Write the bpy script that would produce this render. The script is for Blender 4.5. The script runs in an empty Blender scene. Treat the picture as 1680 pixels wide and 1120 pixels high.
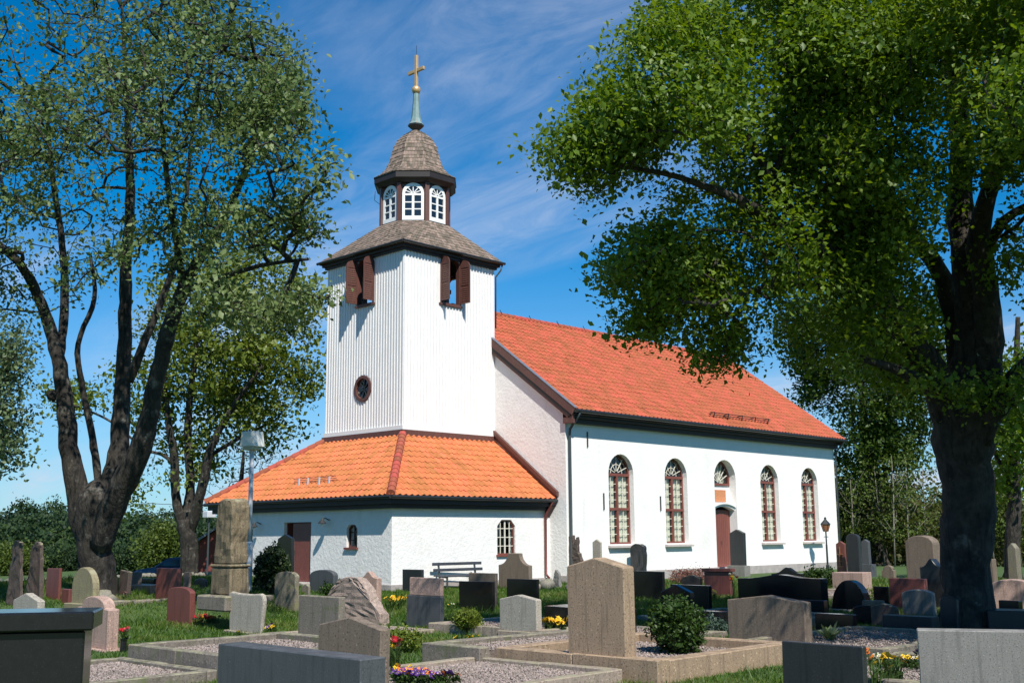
import bpy, bmesh, math, random
import numpy as np
from mathutils import Vector, Matrix, noise as mnoise
random.seed(7); rng = np.random.default_rng(7)
S = bpy.context.scene; COL = S.collection
rad = math.radians

# ---------------------------------------------------------------- camera
CAM = np.array([-32.3135, -28.36, 1.7886]); FPX = 1845.33
_y, _p, _r = rad(43.9458), rad(9.7781), rad(-0.4617)
FW = np.array([math.cos(_y)*math.cos(_p), math.sin(_y)*math.cos(_p), math.sin(_p)])
_rt = np.array([math.sin(_y), -math.cos(_y), 0.0]); _up = np.cross(_rt, FW)
RT = _rt*math.cos(_r)+_up*math.sin(_r); UP = _up*math.cos(_r)-_rt*math.sin(_r)
cd = bpy.data.cameras.new('camera'); cam = bpy.data.objects.new('camera', cd); COL.objects.link(cam)
cd.lens = FPX/1680*36; cd.sensor_width = 36; cd.clip_end = 6000; cd.clip_start = .1
cam.matrix_world = Matrix(((RT[0], UP[0], -FW[0], CAM[0]), (RT[1], UP[1], -FW[1], CAM[1]), (RT[2], UP[2], -FW[2], CAM[2]), (0, 0, 0, 1)))
S.camera = cam

# ---------------------------------------------------------------- sky, sun, exposure
SUN = Vector((-.50, -1.0, 1.27)).normalized()
w = bpy.data.worlds.new('World'); S.world = w; w.use_nodes = True
nt = w.node_tree; N = nt.nodes; Lk = nt.links
bg = N['Background']; bg.inputs['Strength'].default_value = .082
sky = N.new('ShaderNodeTexSky'); sky.sky_type = 'NISHITA'; sky.sun_disc = False
sky.sun_elevation = math.asin(SUN.z); sky.sun_rotation = math.atan2(SUN.x, SUN.y)
sky.air_density = 1.0; sky.dust_density = .25; sky.ozone_density = 3.0
hs = N.new('ShaderNodeHueSaturation'); hs.inputs['Saturation'].default_value = 1.2; hs.inputs['Value'].default_value = 1.12
tn = N.new('ShaderNodeMix'); tn.data_type = 'RGBA'; tn.blend_type = 'MULTIPLY'; tn.inputs[0].default_value = 1; tn.inputs[7].default_value = (.36, .83, 1.10, 1)
Lk.new(sky.outputs[0], tn.inputs[6]); Lk.new(tn.outputs[2], hs.inputs['Color'])
tc = N.new('ShaderNodeTexCoord')
def wmath(op, a, b=None, c=None):
    n = N.new('ShaderNodeMath'); n.operation = op
    for i, x in enumerate((a, b, c)):
        if x is None: continue
        if isinstance(x, (int, float)): n.inputs[i].default_value = x
        else: Lk.new(x, n.inputs[i])
    return n.outputs[0]
def wvec(op, a, b):
    n = N.new('ShaderNodeVectorMath'); n.operation = op; Lk.new(a, n.inputs[0])
    if isinstance(b, (tuple, list)): n.inputs[1].default_value = b
    else: Lk.new(b, n.inputs[1])
    return n
D = tc.outputs['Generated']
sep = N.new('ShaderNodeSeparateXYZ'); Lk.new(D, sep.inputs[0])
den = wmath('ADD', wmath('MAXIMUM', sep.outputs[2], 0.0), .22)
cmb = N.new('ShaderNodeCombineXYZ')
Lk.new(wmath('DIVIDE', sep.outputs[0], den), cmb.inputs[0]); Lk.new(wmath('DIVIDE', sep.outputs[1], den), cmb.inputs[1])
mp = N.new('ShaderNodeMapping'); mp.inputs['Rotation'].default_value = (0, 0, rad(38)); mp.inputs['Scale'].default_value = (1.3, .5, 1); mp.inputs['Location'].default_value = (.15, .35, 0)
Lk.new(cmb.outputs[0], mp.inputs[0])
nz = N.new('ShaderNodeTexNoise'); nz.inputs['Scale'].default_value = 1.5; nz.inputs['Detail'].default_value = 9; nz.inputs['Roughness'].default_value = .52; nz.inputs['Distortion'].default_value = .5
Lk.new(mp.outputs[0], nz.inputs['Vector'])
nz2 = N.new('ShaderNodeTexNoise'); nz2.inputs['Scale'].default_value = 7; nz2.inputs['Detail'].default_value = 8; nz2.inputs['Roughness'].default_value = .66; nz2.inputs['Distortion'].default_value = 1.6
Lk.new(mp.outputs[0], nz2.inputs['Vector'])
r1 = N.new('ShaderNodeMapRange'); r1.inputs[1].default_value = .43; r1.inputs[2].default_value = .74; r1.interpolation_type = 'SMOOTHSTEP'; Lk.new(nz.outputs[0], r1.inputs[0])
r2 = N.new('ShaderNodeMapRange'); r2.inputs[1].default_value = .38; r2.inputs[2].default_value = .68; r2.inputs[3].default_value = .42; Lk.new(nz2.outputs[0], r2.inputs[0])
cl = wmath('MULTIPLY', wmath('MULTIPLY', r1.outputs[0], r2.outputs[0]), .6)
low = N.new('ShaderNodeMapRange'); low.inputs[1].default_value = .30; low.inputs[2].default_value = .0; low.interpolation_type = 'SMOOTHSTEP'; Lk.new(sep.outputs[2], low.inputs[0])
cl = wmath('MINIMUM', wmath('ADD', cl, wmath('MULTIPLY', low.outputs[0], .5)), 1.0)
mx = N.new('ShaderNodeMix'); mx.data_type = 'RGBA'; Lk.new(cl, mx.inputs[0]); Lk.new(hs.outputs[0], mx.inputs[6]); mx.inputs[7].default_value = (6.2, 6.9, 8.4, 1)
Lk.new(mx.outputs[2], bg.inputs['Color'])

sd = bpy.data.lights.new('sun', 'SUN'); sd.energy = 5.0; sd.angle = rad(.53); sd.color = (1, .95, .86)
so = bpy.data.objects.new('sun', sd); COL.objects.link(so)
so.rotation_euler = (-SUN).to_track_quat('-Z', 'Y').to_euler(); so.location = (-20, -40, 50)
S.view_settings.view_transform = 'Standard'; S.view_settings.look = 'None'; S.view_settings.exposure = .33; S.view_settings.gamma = 1
S.view_settings.use_curve_mapping = False

# ---------------------------------------------------------------- survey helpers: a sight line meets the ground or a wall
def ray(u, v): return FW+RT*(u-840)/FPX-UP*(v-560)/FPX
def atz(u, v, z):
    d = ray(u, v); return CAM+d*((z-CAM[2])/d[2])
def atd(u, v, dep): return CAM+ray(u, v)*dep
def proj(q):
    d = np.array(q, float)-CAM; z = d @ FW
    return 840+FPX*(d @ RT)/z, 560-FPX*(d @ UP)/z
def zat(x, y, v):
    lo, hi = -6., 40.
    for _ in range(50):
        m = (lo+hi)/2
        if proj((x, y, m))[1] > v: lo = m
        else: hi = m
    return m
HF = np.array([math.cos(_y), math.sin(_y)]); HR = np.array([math.sin(_y), -math.cos(_y)])
def sm(t):
    t = np.clip(t, 0, 1); return t*t*(3-2*t)
def gz(x, y):
    x = np.asarray(x, float); y = np.asarray(y, float)
    dx = x-CAM[0]; dy = y-CAM[1]; wd = dx*HF[0]+dy*HF[1]; u = dx*HR[0]+dy*HR[1]
    s = sm((wd-25.2)/1.8)*sm((-4.6-u)/2.5)*sm((-10.5-x)/2.5)*(1-sm((y-5)/4))
    z = .3*s+.25*s*sm((wd-27.5)/3.5)
    z = z-.65*sm((y-15)/5)
    z = z-1.5*sm((x-26)/30)
    return z+.03*np.sin(x*.9+1)*np.sin(y*.8)*(1-sm((wd-60)/40))

# ---------------------------------------------------------------- object helpers
def link(o, parent=None):
    COL.objects.link(o)
    if parent is not None: o.parent = parent
    return o
def props(o, label=None, cat=None, group=None, kind=None):
    for k, v in (('label', label), ('category', cat), ('group', group), ('kind', kind)):
        if v: o[k] = v
    return o
def thing(name, label, cat, loc=(0, 0, 0), rz=0, group=None):
    o = bpy.data.objects.new(name, None); o.empty_display_size = .2
    o.location = loc; o.rotation_euler = (0, 0, rz); link(o)
    return props(o, label, cat, group)
def copy_tree(o, parent=None):
    c = o.copy(); link(c, parent)
    for ch in list(o.children): copy_tree(ch, c)
    return c

class MB:
    def __init__(s): s.v = []; s.f = []; s.r = []
    def add(s, vs, fs, r=None):
        b = len(s.v); s.v += [tuple(map(float, p)) for p in vs]
        for f in fs: s.f.append(tuple(b+i for i in f)); s.r.append(r if r is not None else 0.5)
        return s
    def box(s, x0, x1, y0, y1, z0, z1):
        return s.add([(x0, y0, z0), (x1, y0, z0), (x1, y1, z0), (x0, y1, z0), (x0, y0, z1), (x1, y0, z1), (x1, y1, z1), (x0, y1, z1)],
                     [(3, 2, 1, 0), (4, 5, 6, 7), (0, 1, 5, 4), (1, 2, 6, 5), (2, 3, 7, 6), (3, 0, 4, 7)])
    def bar(s, p, q, wd, ht, up=(0, 0, 1)):
        p = Vector(p); q = Vector(q); d = (q-p).normalized(); a = d.cross(Vector(up))
        if a.length < 1e-4: a = d.cross(Vector((1, 0, 0)))
        a.normalize(); b = a.cross(d); a *= wd/2; b *= ht/2
        vs = [p-a-b, p+a-b, p+a+b, p-a+b, q-a-b, q+a-b, q+a+b, q-a+b]
        return s.add(vs, [(0, 1, 2, 3), (7, 6, 5, 4), (0, 4, 5, 1), (1, 5, 6, 2), (2, 6, 7, 3), (3, 7, 4, 0)])
    def tube(s, pts, r, n=8, cap=True):
        pts = [Vector(p) for p in pts]; rs = r if isinstance(r, (list, tuple)) else [r]*len(pts)
        b = len(s.v); up = None
        for i, p in enumerate(pts):
            d = (pts[min(i+1, len(pts)-1)]-pts[max(i-1, 0)]).normalized()
            if up is None:
                up = Vector((0, 0, 1)) if abs(d.z) < .9 else Vector((1, 0, 0))
            a = d.cross(up)
            if a.length < 1e-5: a = d.orthogonal()
            a.normalize(); up = a.cross(d).normalized()
            for k in range(n):
                t = 2*math.pi*k/n; s.v.append(tuple(p+(a*math.cos(t)+up*math.sin(t))*rs[i]))
        for i in range(len(pts)-1):
            for k in range(n):
                k2 = (k+1) % n; s.f.append((b+i*n+k, b+(i+1)*n+k, b+(i+1)*n+k2, b+i*n+k2)); s.r.append(.5)
        if cap:
            s.f.append(tuple(b+k for k in range(n))); s.r.append(.5)
            e = b+(len(pts)-1)*n; s.f.append(tuple(e+k for k in reversed(range(n)))); s.r.append(.5)
        return s
    def lathe(s, prof, c=(0, 0, 0), n=16, phase=0):
        b = len(s.v)
        for r, z in prof:
            for k in range(n):
                t = phase+2*math.pi*k/n; s.v.append((c[0]+r*math.cos(t), c[1]+r*math.sin(t), c[2]+z))
        for i in range(len(prof)-1):
            for k in range(n):
                k2 = (k+1) % n; s.f.append((b+i*n+k, b+i*n+k2, b+(i+1)*n+k2, b+(i+1)*n+k)); s.r.append(.5)
        s.f.append(tuple(b+k for k in reversed(range(n)))); s.r.append(.5)
        e = b+(len(prof)-1)*n; s.f.append(tuple(e+k for k in range(n))); s.r.append(.5)
        return s
    def prism(s, poly, fn0, fn1):
        n = len(poly); vs = [fn0(*p) for p in poly]+[fn1(*p) for p in poly]
        return s.add(vs, [tuple(range(n)), tuple(reversed(range(n, 2*n)))]+[(i, n+i, n+(i+1) % n, (i+1) % n) for i in range(n)])
    def mesh(s, name, bevel=0, seg=1, fix=True):
        me = bpy.data.meshes.new(name); me.from_pydata(s.v, [], s.f)
        at = me.attributes.new('rnd', 'FLOAT', 'FACE'); at.data.foreach_set('value', s.r)
        if fix or bevel:
            bm = bmesh.new(); bm.from_mesh(me)
            if fix: bmesh.ops.recalc_face_normals(bm, faces=bm.faces)
            if bevel:
                es = [e for e in bm.edges if len(e.link_faces) == 2 and e.calc_face_angle(0) > .45]
                bmesh.ops.bevel(bm, geom=es, offset=bevel, segments=seg, affect='EDGES', profile=.5)
            bm.to_mesh(me); bm.free()
        return me
    def build(s, name, mat, parent=None, bevel=0, smooth=False, kind=None, label=None, seg=1, fix=True):
        me = s.mesh(name, bevel, seg, fix); return mk(name, me, mat, parent, smooth, kind, label)
def mk(name, me, mat, parent=None, smooth=False, kind=None, label=None):
    if mat is not None: me.materials.append(mat)
    if smooth: me.polygons.foreach_set('use_smooth', [True]*len(me.polygons))
    o = bpy.data.objects.new(name, me); link(o, parent); props(o, label, None, None, kind); return o
def np_mesh(name, verts, faces, rnd=None):
    verts = np.asarray(verts, np.float32); faces = np.asarray(faces, np.int32); k = faces.shape[1]; nf = len(faces)
    me = bpy.data.meshes.new(name); me.vertices.add(len(verts)); me.vertices.foreach_set('co', verts.ravel())
    me.loops.add(nf*k); me.loops.foreach_set('vertex_index', faces.ravel())
    me.polygons.add(nf); me.polygons.foreach_set('loop_start', np.arange(0, nf*k, k, dtype=np.int32))
    me.update(calc_edges=True)
    if rnd is not None:
        at = me.attributes.new('rnd', 'FLOAT', 'FACE'); at.data.foreach_set('value', np.asarray(rnd, np.float32))
    return me

# ---------------------------------------------------------------- materials
MATS = {}
def mat(name, c1, c2=None, scale=6., rough=.75, bump=0., bscale=None, speck=None, streak=None, patch=None, top=None, metal=0., rnd=0., spec=.5, detail=6, bdist=.02, wpos=False, bstretch=None):
    if name in MATS: return MATS[name]
    m = bpy.data.materials.new(name); m.use_nodes = True; t = m.node_tree; n = t.nodes; l = t.links
    b = n['Principled BSDF']; b.inputs['Roughness'].default_value = rough; b.inputs['Metallic'].default_value = metal; b.inputs['Specular IOR Level'].default_value = spec
    tcn = n.new('ShaderNodeTexCoord'); P = tcn.outputs['Object']
    if wpos: P = n.new('ShaderNodeNewGeometry').outputs['Position']
    def noise(sc, det=5., ro=.6, vec=None):
        q = n.new('ShaderNodeTexNoise'); q.inputs['Scale'].default_value = sc; q.inputs['Detail'].default_value = det; q.inputs['Roughness'].default_value = ro
        l.new(vec or P, q.inputs['Vector']); return q.outputs[0]
    def rng_(x, a, c, lo=0., hi=1.):
        q = n.new('ShaderNodeMapRange'); q.inputs[1].default_value = a; q.inputs[2].default_value = c; q.inputs[3].default_value = lo; q.inputs[4].default_value = hi; l.new(x, q.inputs[0]); return q.outputs[0]
    def mixc(f, a, c):
        q = n.new('ShaderNodeMix'); q.data_type = 'RGBA'
        if isinstance(f, float): q.inputs[0].default_value = f
        else: l.new(f, q.inputs[0])
        for i, x in ((6, a), (7, c)):
            if isinstance(x, tuple): q.inputs[i].default_value = (*x, 1)
            else: l.new(x, q.inputs[i])
        return q.outputs[2]
    c2 = c2 or tuple(x*.8 for x in c1)
    col = mixc(rng_(noise(scale, detail), .3, .7), c1, c2)
    if speck:
        for sc_, cc, lo, hi in speck: col = mixc(rng_(noise(sc_, 2.), lo, hi), col, cc)
    if patch:
        for sc_, cc, lo, hi in patch: col = mixc(rng_(noise(sc_, 7., .65), lo, hi), col, cc)
    if streak:
        sc_, cc, lo, hi = streak; mpn = n.new('ShaderNodeMapping'); mpn.inputs['Scale'].default_value = (1, 1, .07); l.new(P, mpn.inputs[0])
        col = mixc(rng_(noise(sc_, 4., .6, mpn.outputs[0]), lo, hi), col, cc)
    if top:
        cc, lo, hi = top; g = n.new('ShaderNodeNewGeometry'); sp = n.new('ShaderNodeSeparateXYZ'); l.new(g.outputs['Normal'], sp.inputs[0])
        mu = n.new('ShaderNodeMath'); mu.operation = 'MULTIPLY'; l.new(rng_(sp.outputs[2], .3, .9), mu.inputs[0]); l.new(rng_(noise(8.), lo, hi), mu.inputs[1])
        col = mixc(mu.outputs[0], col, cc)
    if rnd:
        a = n.new('ShaderNodeAttribute'); a.attribute_name = 'rnd'; h = n.new('ShaderNodeHueSaturation')
        l.new(rng_(a.outputs['Fac'], 0, 1, 1-rnd, 1+rnd), h.inputs['Value']); l.new(rng_(a.outputs['Fac'], 0, 1, .5+.015*min(1, rnd*3), .5-.015*min(1, rnd*3)), h.inputs['Hue'])
        l.new(col, h.inputs['Color']); col = h.outputs[0]
    l.new(col, b.inputs['Base Color'])
    if bump:
        bn = n.new('ShaderNodeBump'); bn.inputs['Strength'].default_value = bump; bn.inputs['Distance'].default_value = bdist
        bv = None
        if bstretch:
            bm_ = n.new('ShaderNodeMapping'); bm_.inputs['Scale'].default_value = (1, 1, bstretch); l.new(P, bm_.inputs[0]); bv = bm_.outputs[0]
        l.new(noise(bscale or scale*4, 5., .6, bv), bn.inputs['Height']); l.new(bn.outputs[0], b.inputs['Normal'])
    MATS[name] = m; return m
def leaf_mat(name, cols, trans=.35, gloss=.35, rough=.45):
    m = bpy.data.materials.new(name); m.use_nodes = True; t = m.node_tree; n = t.nodes; l = t.links
    b = n['Principled BSDF']; out = n['Material Output']
    a = n.new('ShaderNodeAttribute'); a.attribute_name = 'rnd'
    cr = n.new('ShaderNodeValToRGB'); e = cr.color_ramp.elements
    e[0].color = (*cols[0], 1); e[1].color = (*cols[-1], 1)
    for i, c in enumerate(cols[1:-1]):
        x = e.new((i+1)/(len(cols)-1)); x.color = (*c, 1)
    l.new(a.outputs['Fac'], cr.inputs[0]); l.new(cr.outputs[0], b.inputs['Base Color'])
    b.inputs['Roughness'].default_value = rough; b.inputs['Specular IOR Level'].default_value = gloss
    tr = n.new('ShaderNodeBsdfTranslucent'); hv = n.new('ShaderNodeHueSaturation'); hv.inputs['Hue'].default_value = .485; hv.inputs['Value'].default_value = 1.3; hv.inputs['Saturation'].default_value = 1.1
    l.new(cr.outputs[0], hv.inputs['Color']); l.new(hv.outputs[0], tr.inputs['Color'])
    ms = n.new('ShaderNodeMixShader'); ms.inputs[0].default_value = trans; l.new(b.outputs[0], ms.inputs[1]); l.new(tr.outputs[0], ms.inputs[2]); l.new(ms.outputs[0], out.inputs['Surface'])
    return m
def glass_mat(name, fac=.12):
    m = bpy.data.materials.new(name); m.use_nodes = True; t = m.node_tree; n = t.nodes; l = t.links
    n.remove(n['Principled BSDF']); g = n.new('ShaderNodeBsdfGlossy'); g.inputs['Roughness'].default_value = .03; g.inputs['Color'].default_value = (.9, .95, 1, 1)
    tr = n.new('ShaderNodeBsdfTransparent'); tr.inputs['Color'].default_value = (.85, .9, .88, 1); lw = n.new('ShaderNodeLayerWeight'); pw = n.new('ShaderNodeMath'); pw.operation = 'POWER'; pw.inputs[1].default_value = 4; ad = n.new('ShaderNodeMath'); ad.operation = 'MULTIPLY_ADD'; ad.inputs[1].default_value = .7; ad.inputs[2].default_value = .05
    l.new(lw.outputs['Facing'], pw.inputs[0]); l.new(pw.outputs[0], ad.inputs[0])
    ms = n.new('ShaderNodeMixShader'); l.new(ad.outputs[0], ms.inputs[0]); l.new(tr.outputs[0], ms.inputs[1]); l.new(g.outputs[0], ms.inputs[2]); l.new(ms.outputs[0], n['Material Output'].inputs['Surface'])
    return m

PLASTER = mat('white_plaster', (.82, .81, .79), (.76, .75, .73), 1.2, .9, bump=.45, bscale=9, bdist=.03, patch=[(.35, (.70, .68, .65), .56, .8), (2.6, (.66, .64, .60), .66, .85)], streak=(1.6, (.62, .60, .57), .66, .9))
ROUGHCAST = mat('rough_plaster', (.80, .79, .77), (.73, .71, .69), 3, .92, bump=.55, bscale=9, bdist=.04, streak=(1.6, (.62, .60, .57), .62, .9))
WBOARD = mat('white_boards', (.77, .76, .75), (.72, .71, .70), 2, .65, bump=.1, bscale=30, streak=(14, (.70, .67, .66), .58, .85))
BROWN = mat('brown_paint', (.115, .048, .036), (.085, .036, .028), 5, .55, bump=.1, bscale=40, streak=(20, (.16, .06, .05), .5, .8))
DOORP = mat('door_paint', (.20, .062, .045), (.165, .05, .037), 3, .5, bump=.1, bscale=40, streak=(14, (.15, .04, .03), .5, .85))
DARKWD = mat('dark_tarred_wood', (.022, .015, .014), (.014, .010, .010), 4, .6)
GUTTER = mat('gutter_metal', (.02, .022, .024), None, 4, .4, spec=.6)
PIPE = mat('pipe_grey', (.05, .065, .07), None, 4, .45)
PIPER = mat('pipe_redbrown', (.16, .035, .03), None, 4, .45)
TILE_P = mat('orange_clay', (.56, .185, .068), (.46, .138, .052), 2.5, .8, bump=.15, bscale=40, rnd=.20, spec=.3, patch=[(1.2, (.42, .12, .05), .60, .85), (5, (.30, .11, .06), .68, .9)])
TILE_N = mat('red_clay', (.43, .112, .052), (.35, .088, .044), 2.2, .8, bump=.15, bscale=40, rnd=.20, spec=.3, patch=[(.6, (.38, .075, .04), .55, .85), (4, (.25, .07, .05), .68, .9)])
RIDGE_T = mat('ridge_clay', (.38, .085, .045), (.30, .07, .04), 6, .75, bump=.2, bscale=40, rnd=.25)
SHINGLE = mat('grey_shingle', (.24, .18, .135), (.15, .115, .09), 5, .85, bump=.4, bscale=50, rnd=.42, patch=[(3, (.32, .27, .22), .6, .8)])
COPPER = mat('verdigris', (.19, .31, .31), (.13, .20, .20), 5, .6, streak=(9, (.30, .18, .11), .5, .75))
GOLD = mat('gilding', (.62, .42, .20), (.52, .33, .16), 8, .45, metal=.35)
WPAINT = mat('white_paint', (.82, .82, .80), (.76, .76, .74), 6, .5)
WBAR = mat('cream_bars', (.72, .68, .58), None, 6, .5)
CURT = mat('cream_curtain', (.74, .70, .58), (.62, .58, .46), 14, .8, streak=(16, (.45, .42, .33), .5, .8))
GLASS = glass_mat('window_glass')
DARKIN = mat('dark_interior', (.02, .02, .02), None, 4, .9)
PLINTH = mat('grey_plinth', (.42, .38, .36), (.30, .27, .26), 4, .9, bump=.5, bscale=20, speck=[(40, (.2, .18, .17), .6, .7)])
SILL = mat('stone_sill', (.50, .45, .42), (.40, .36, .34), 8, .8, bump=.2, bscale=50)
PLAQ = mat('ochre_plaque', (.55, .23, .10), (.45, .18, .08), 12, .6, bump=.2, bscale=40)
LEADGREY = mat('zinc_cap', (.22, .25, .30), None, 5, .4, metal=.3)
IRON = mat('iron', (.03, .03, .032), None, 8, .5)
STEEL = mat('galvanised', (.58, .60, .64), (.50, .52, .56), 12, .5)
LAMPW = mat('lamp_white', (.80, .80, .76), (.7, .7, .66), 8, .5)

# ---------------------------------------------------------------- ground
def ground():
    xs = np.unique(np.concatenate([np.linspace(-3000, -120, 14), np.arange(-120, -45, 6.), np.arange(-45, 12, .6), np.arange(12, 120, 6.), np.linspace(120, 3000, 14)]))
    ys = np.unique(np.concatenate([np.linspace(-3000, -120, 14), np.arange(-120, -34, 6.), np.arange(-34, 26, .6), np.arange(26, 120, 6.), np.linspace(120, 3000, 14)]))
    X, Y = np.meshgrid(xs, ys); Z = gz(X, Y)
    nx, ny = len(xs), len(ys); i = np.arange(nx*ny).reshape(ny, nx)
    F = np.stack([i[:-1, :-1], i[:-1, 1:], i[1:, 1:], i[1:, :-1]], -1).reshape(-1, 4)
    me = np_mesh('ground', np.stack([X, Y, Z], -1).reshape(-1, 3), F)
    m = mat('turf', (.040, .080, .014), (.060, .105, .020), 1.2, .95, bump=.6, bscale=30, wpos=True, patch=[(.7, (.075, .07, .03), .62, .8), (3, (.02, .045, .008), .55, .8)])
    o = mk('ground', me, m, None, True, 'structure'); return o
ground()
# ---------------------------------------------------------------- church
L, W = 20.8354, 12.4243; YC = W/2; TW = 4.7995/2; TD = 4.8767; PX = -7.811; PY0 = YC-5.3306; PY1 = YC+5.3306
church = thing('church', 'white plastered country church with red tiled roof and boarded tower', 'church', (0, 0, 0))
def wall_fn(outer, holes, fn, depth, mb=None):
    """sheet with real openings; fn(a, b, d) maps wall coordinates and depth to world; reveals run back by depth"""
    bm = bmesh.new(); es = []; loops = []
    for lp in [outer]+holes:
        vs = [bm.verts.new(fn(a, b, 0)) for a, b in lp]; es += [bm.edges.new((vs[i], vs[(i+1) % len(vs)])) for i in range(len(vs))]; loops.append(vs)
    bmesh.ops.triangle_fill(bm, use_beauty=True, use_dissolve=False, edges=es)
    for lp, vs in zip(holes, loops[1:]):
        bs = [bm.verts.new(fn(a, b, depth)) for a, b in lp]; n = len(vs)
        for i in range(n): bm.faces.new((vs[i], vs[(i+1) % n], bs[(i+1) % n], bs[i]))
    bm.verts.index_update()
    mb = mb or MB(); mb.add([v.co for v in bm.verts], [[v.index for v in f.verts] for f in bm.faces]); bm.free(); return mb
def arch(cx, hw, z0, zs, n=12): # rectangular below, round above
    return [(cx-hw, z0), (cx+hw, z0)]+[(cx+hw*math.cos(t), zs+hw*math.sin(t)) for t in [math.pi*i/n for i in range(n+1)]]
def chamf(cx, hw, z0, z1, c): return [(cx-hw, z0), (cx+hw, z0), (cx+hw, z1-c), (cx+hw-c, z1), (cx-hw+c, z1), (cx-hw, z1-c)]
sY = lambda y: (lambda a, b, d: (a, y+d, b))      # south walls: a = x, going in = +y
sX = lambda x: (lambda a, b, d: (x+d, a, b))      # west walls: a = y, going in = +x
WX = [3.35+3.72*i for i in (0, 1, 3, 4)]; DX = 3.35+3.72*2
HW = .80; ZS0 = 1.42; ZSP = 4.18
RSL = (11.4632-6.4909)/(YC+.6189)
nave_top = 6.45
mb = wall_fn([(0, 0), (L, 0), (L, nave_top-.1), (0, nave_top-.1)], [arch(x, HW, ZS0, ZSP) for x in WX]+[arch(DX, .86, .28, 4.2)], sY(0), .45)
mb.add([(0, W, 0), (L, W, 0), (L, W, nave_top), (0, W, nave_top)], [(0, 1, 2, 3)])
zr = 11.3
mb.add([(L, 0, 0), (L, W, 0), (L, W, nave_top), (L, YC, zr), (L, 0, nave_top)], [(0, 1, 2, 3, 4)])
mb.build('nave_wall', PLASTER, church, fix=False)
mb = MB(); mb.add([(0, 0, 0), (0, W, 0), (0, W, nave_top), (0, YC, zr), (0, 0, nave_top)], [(0, 1, 2, 3, 4)]); mb.build('gable_wall', ROUGHCAST, church)
mb = MB(); mb.box(-.05, L+.06, -.06, .0, -.3, .36); mb.box(-.07, -.001, -.06, PY0-.3, -.3, .3); mb.box(PX-.06, -.08, PY0-.06, PY0-.001, -.3, .22); mb.box(PX-.06, PX-.001, PY0, 5.2, -.3, .22); mb.box(PX-.06, PX-.001, 7.1, PY1, -.3, .22)
mb.build('plinth', PLINTH, church, bevel=.012)
# near-black box behind the openings: shade of the unlit room put into colour
mb = MB(); mb.box(.46, L-.3, 1.6, W-.3, .1, 6.3); mb.build('nave_shade_box', DARKIN, church)

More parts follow.
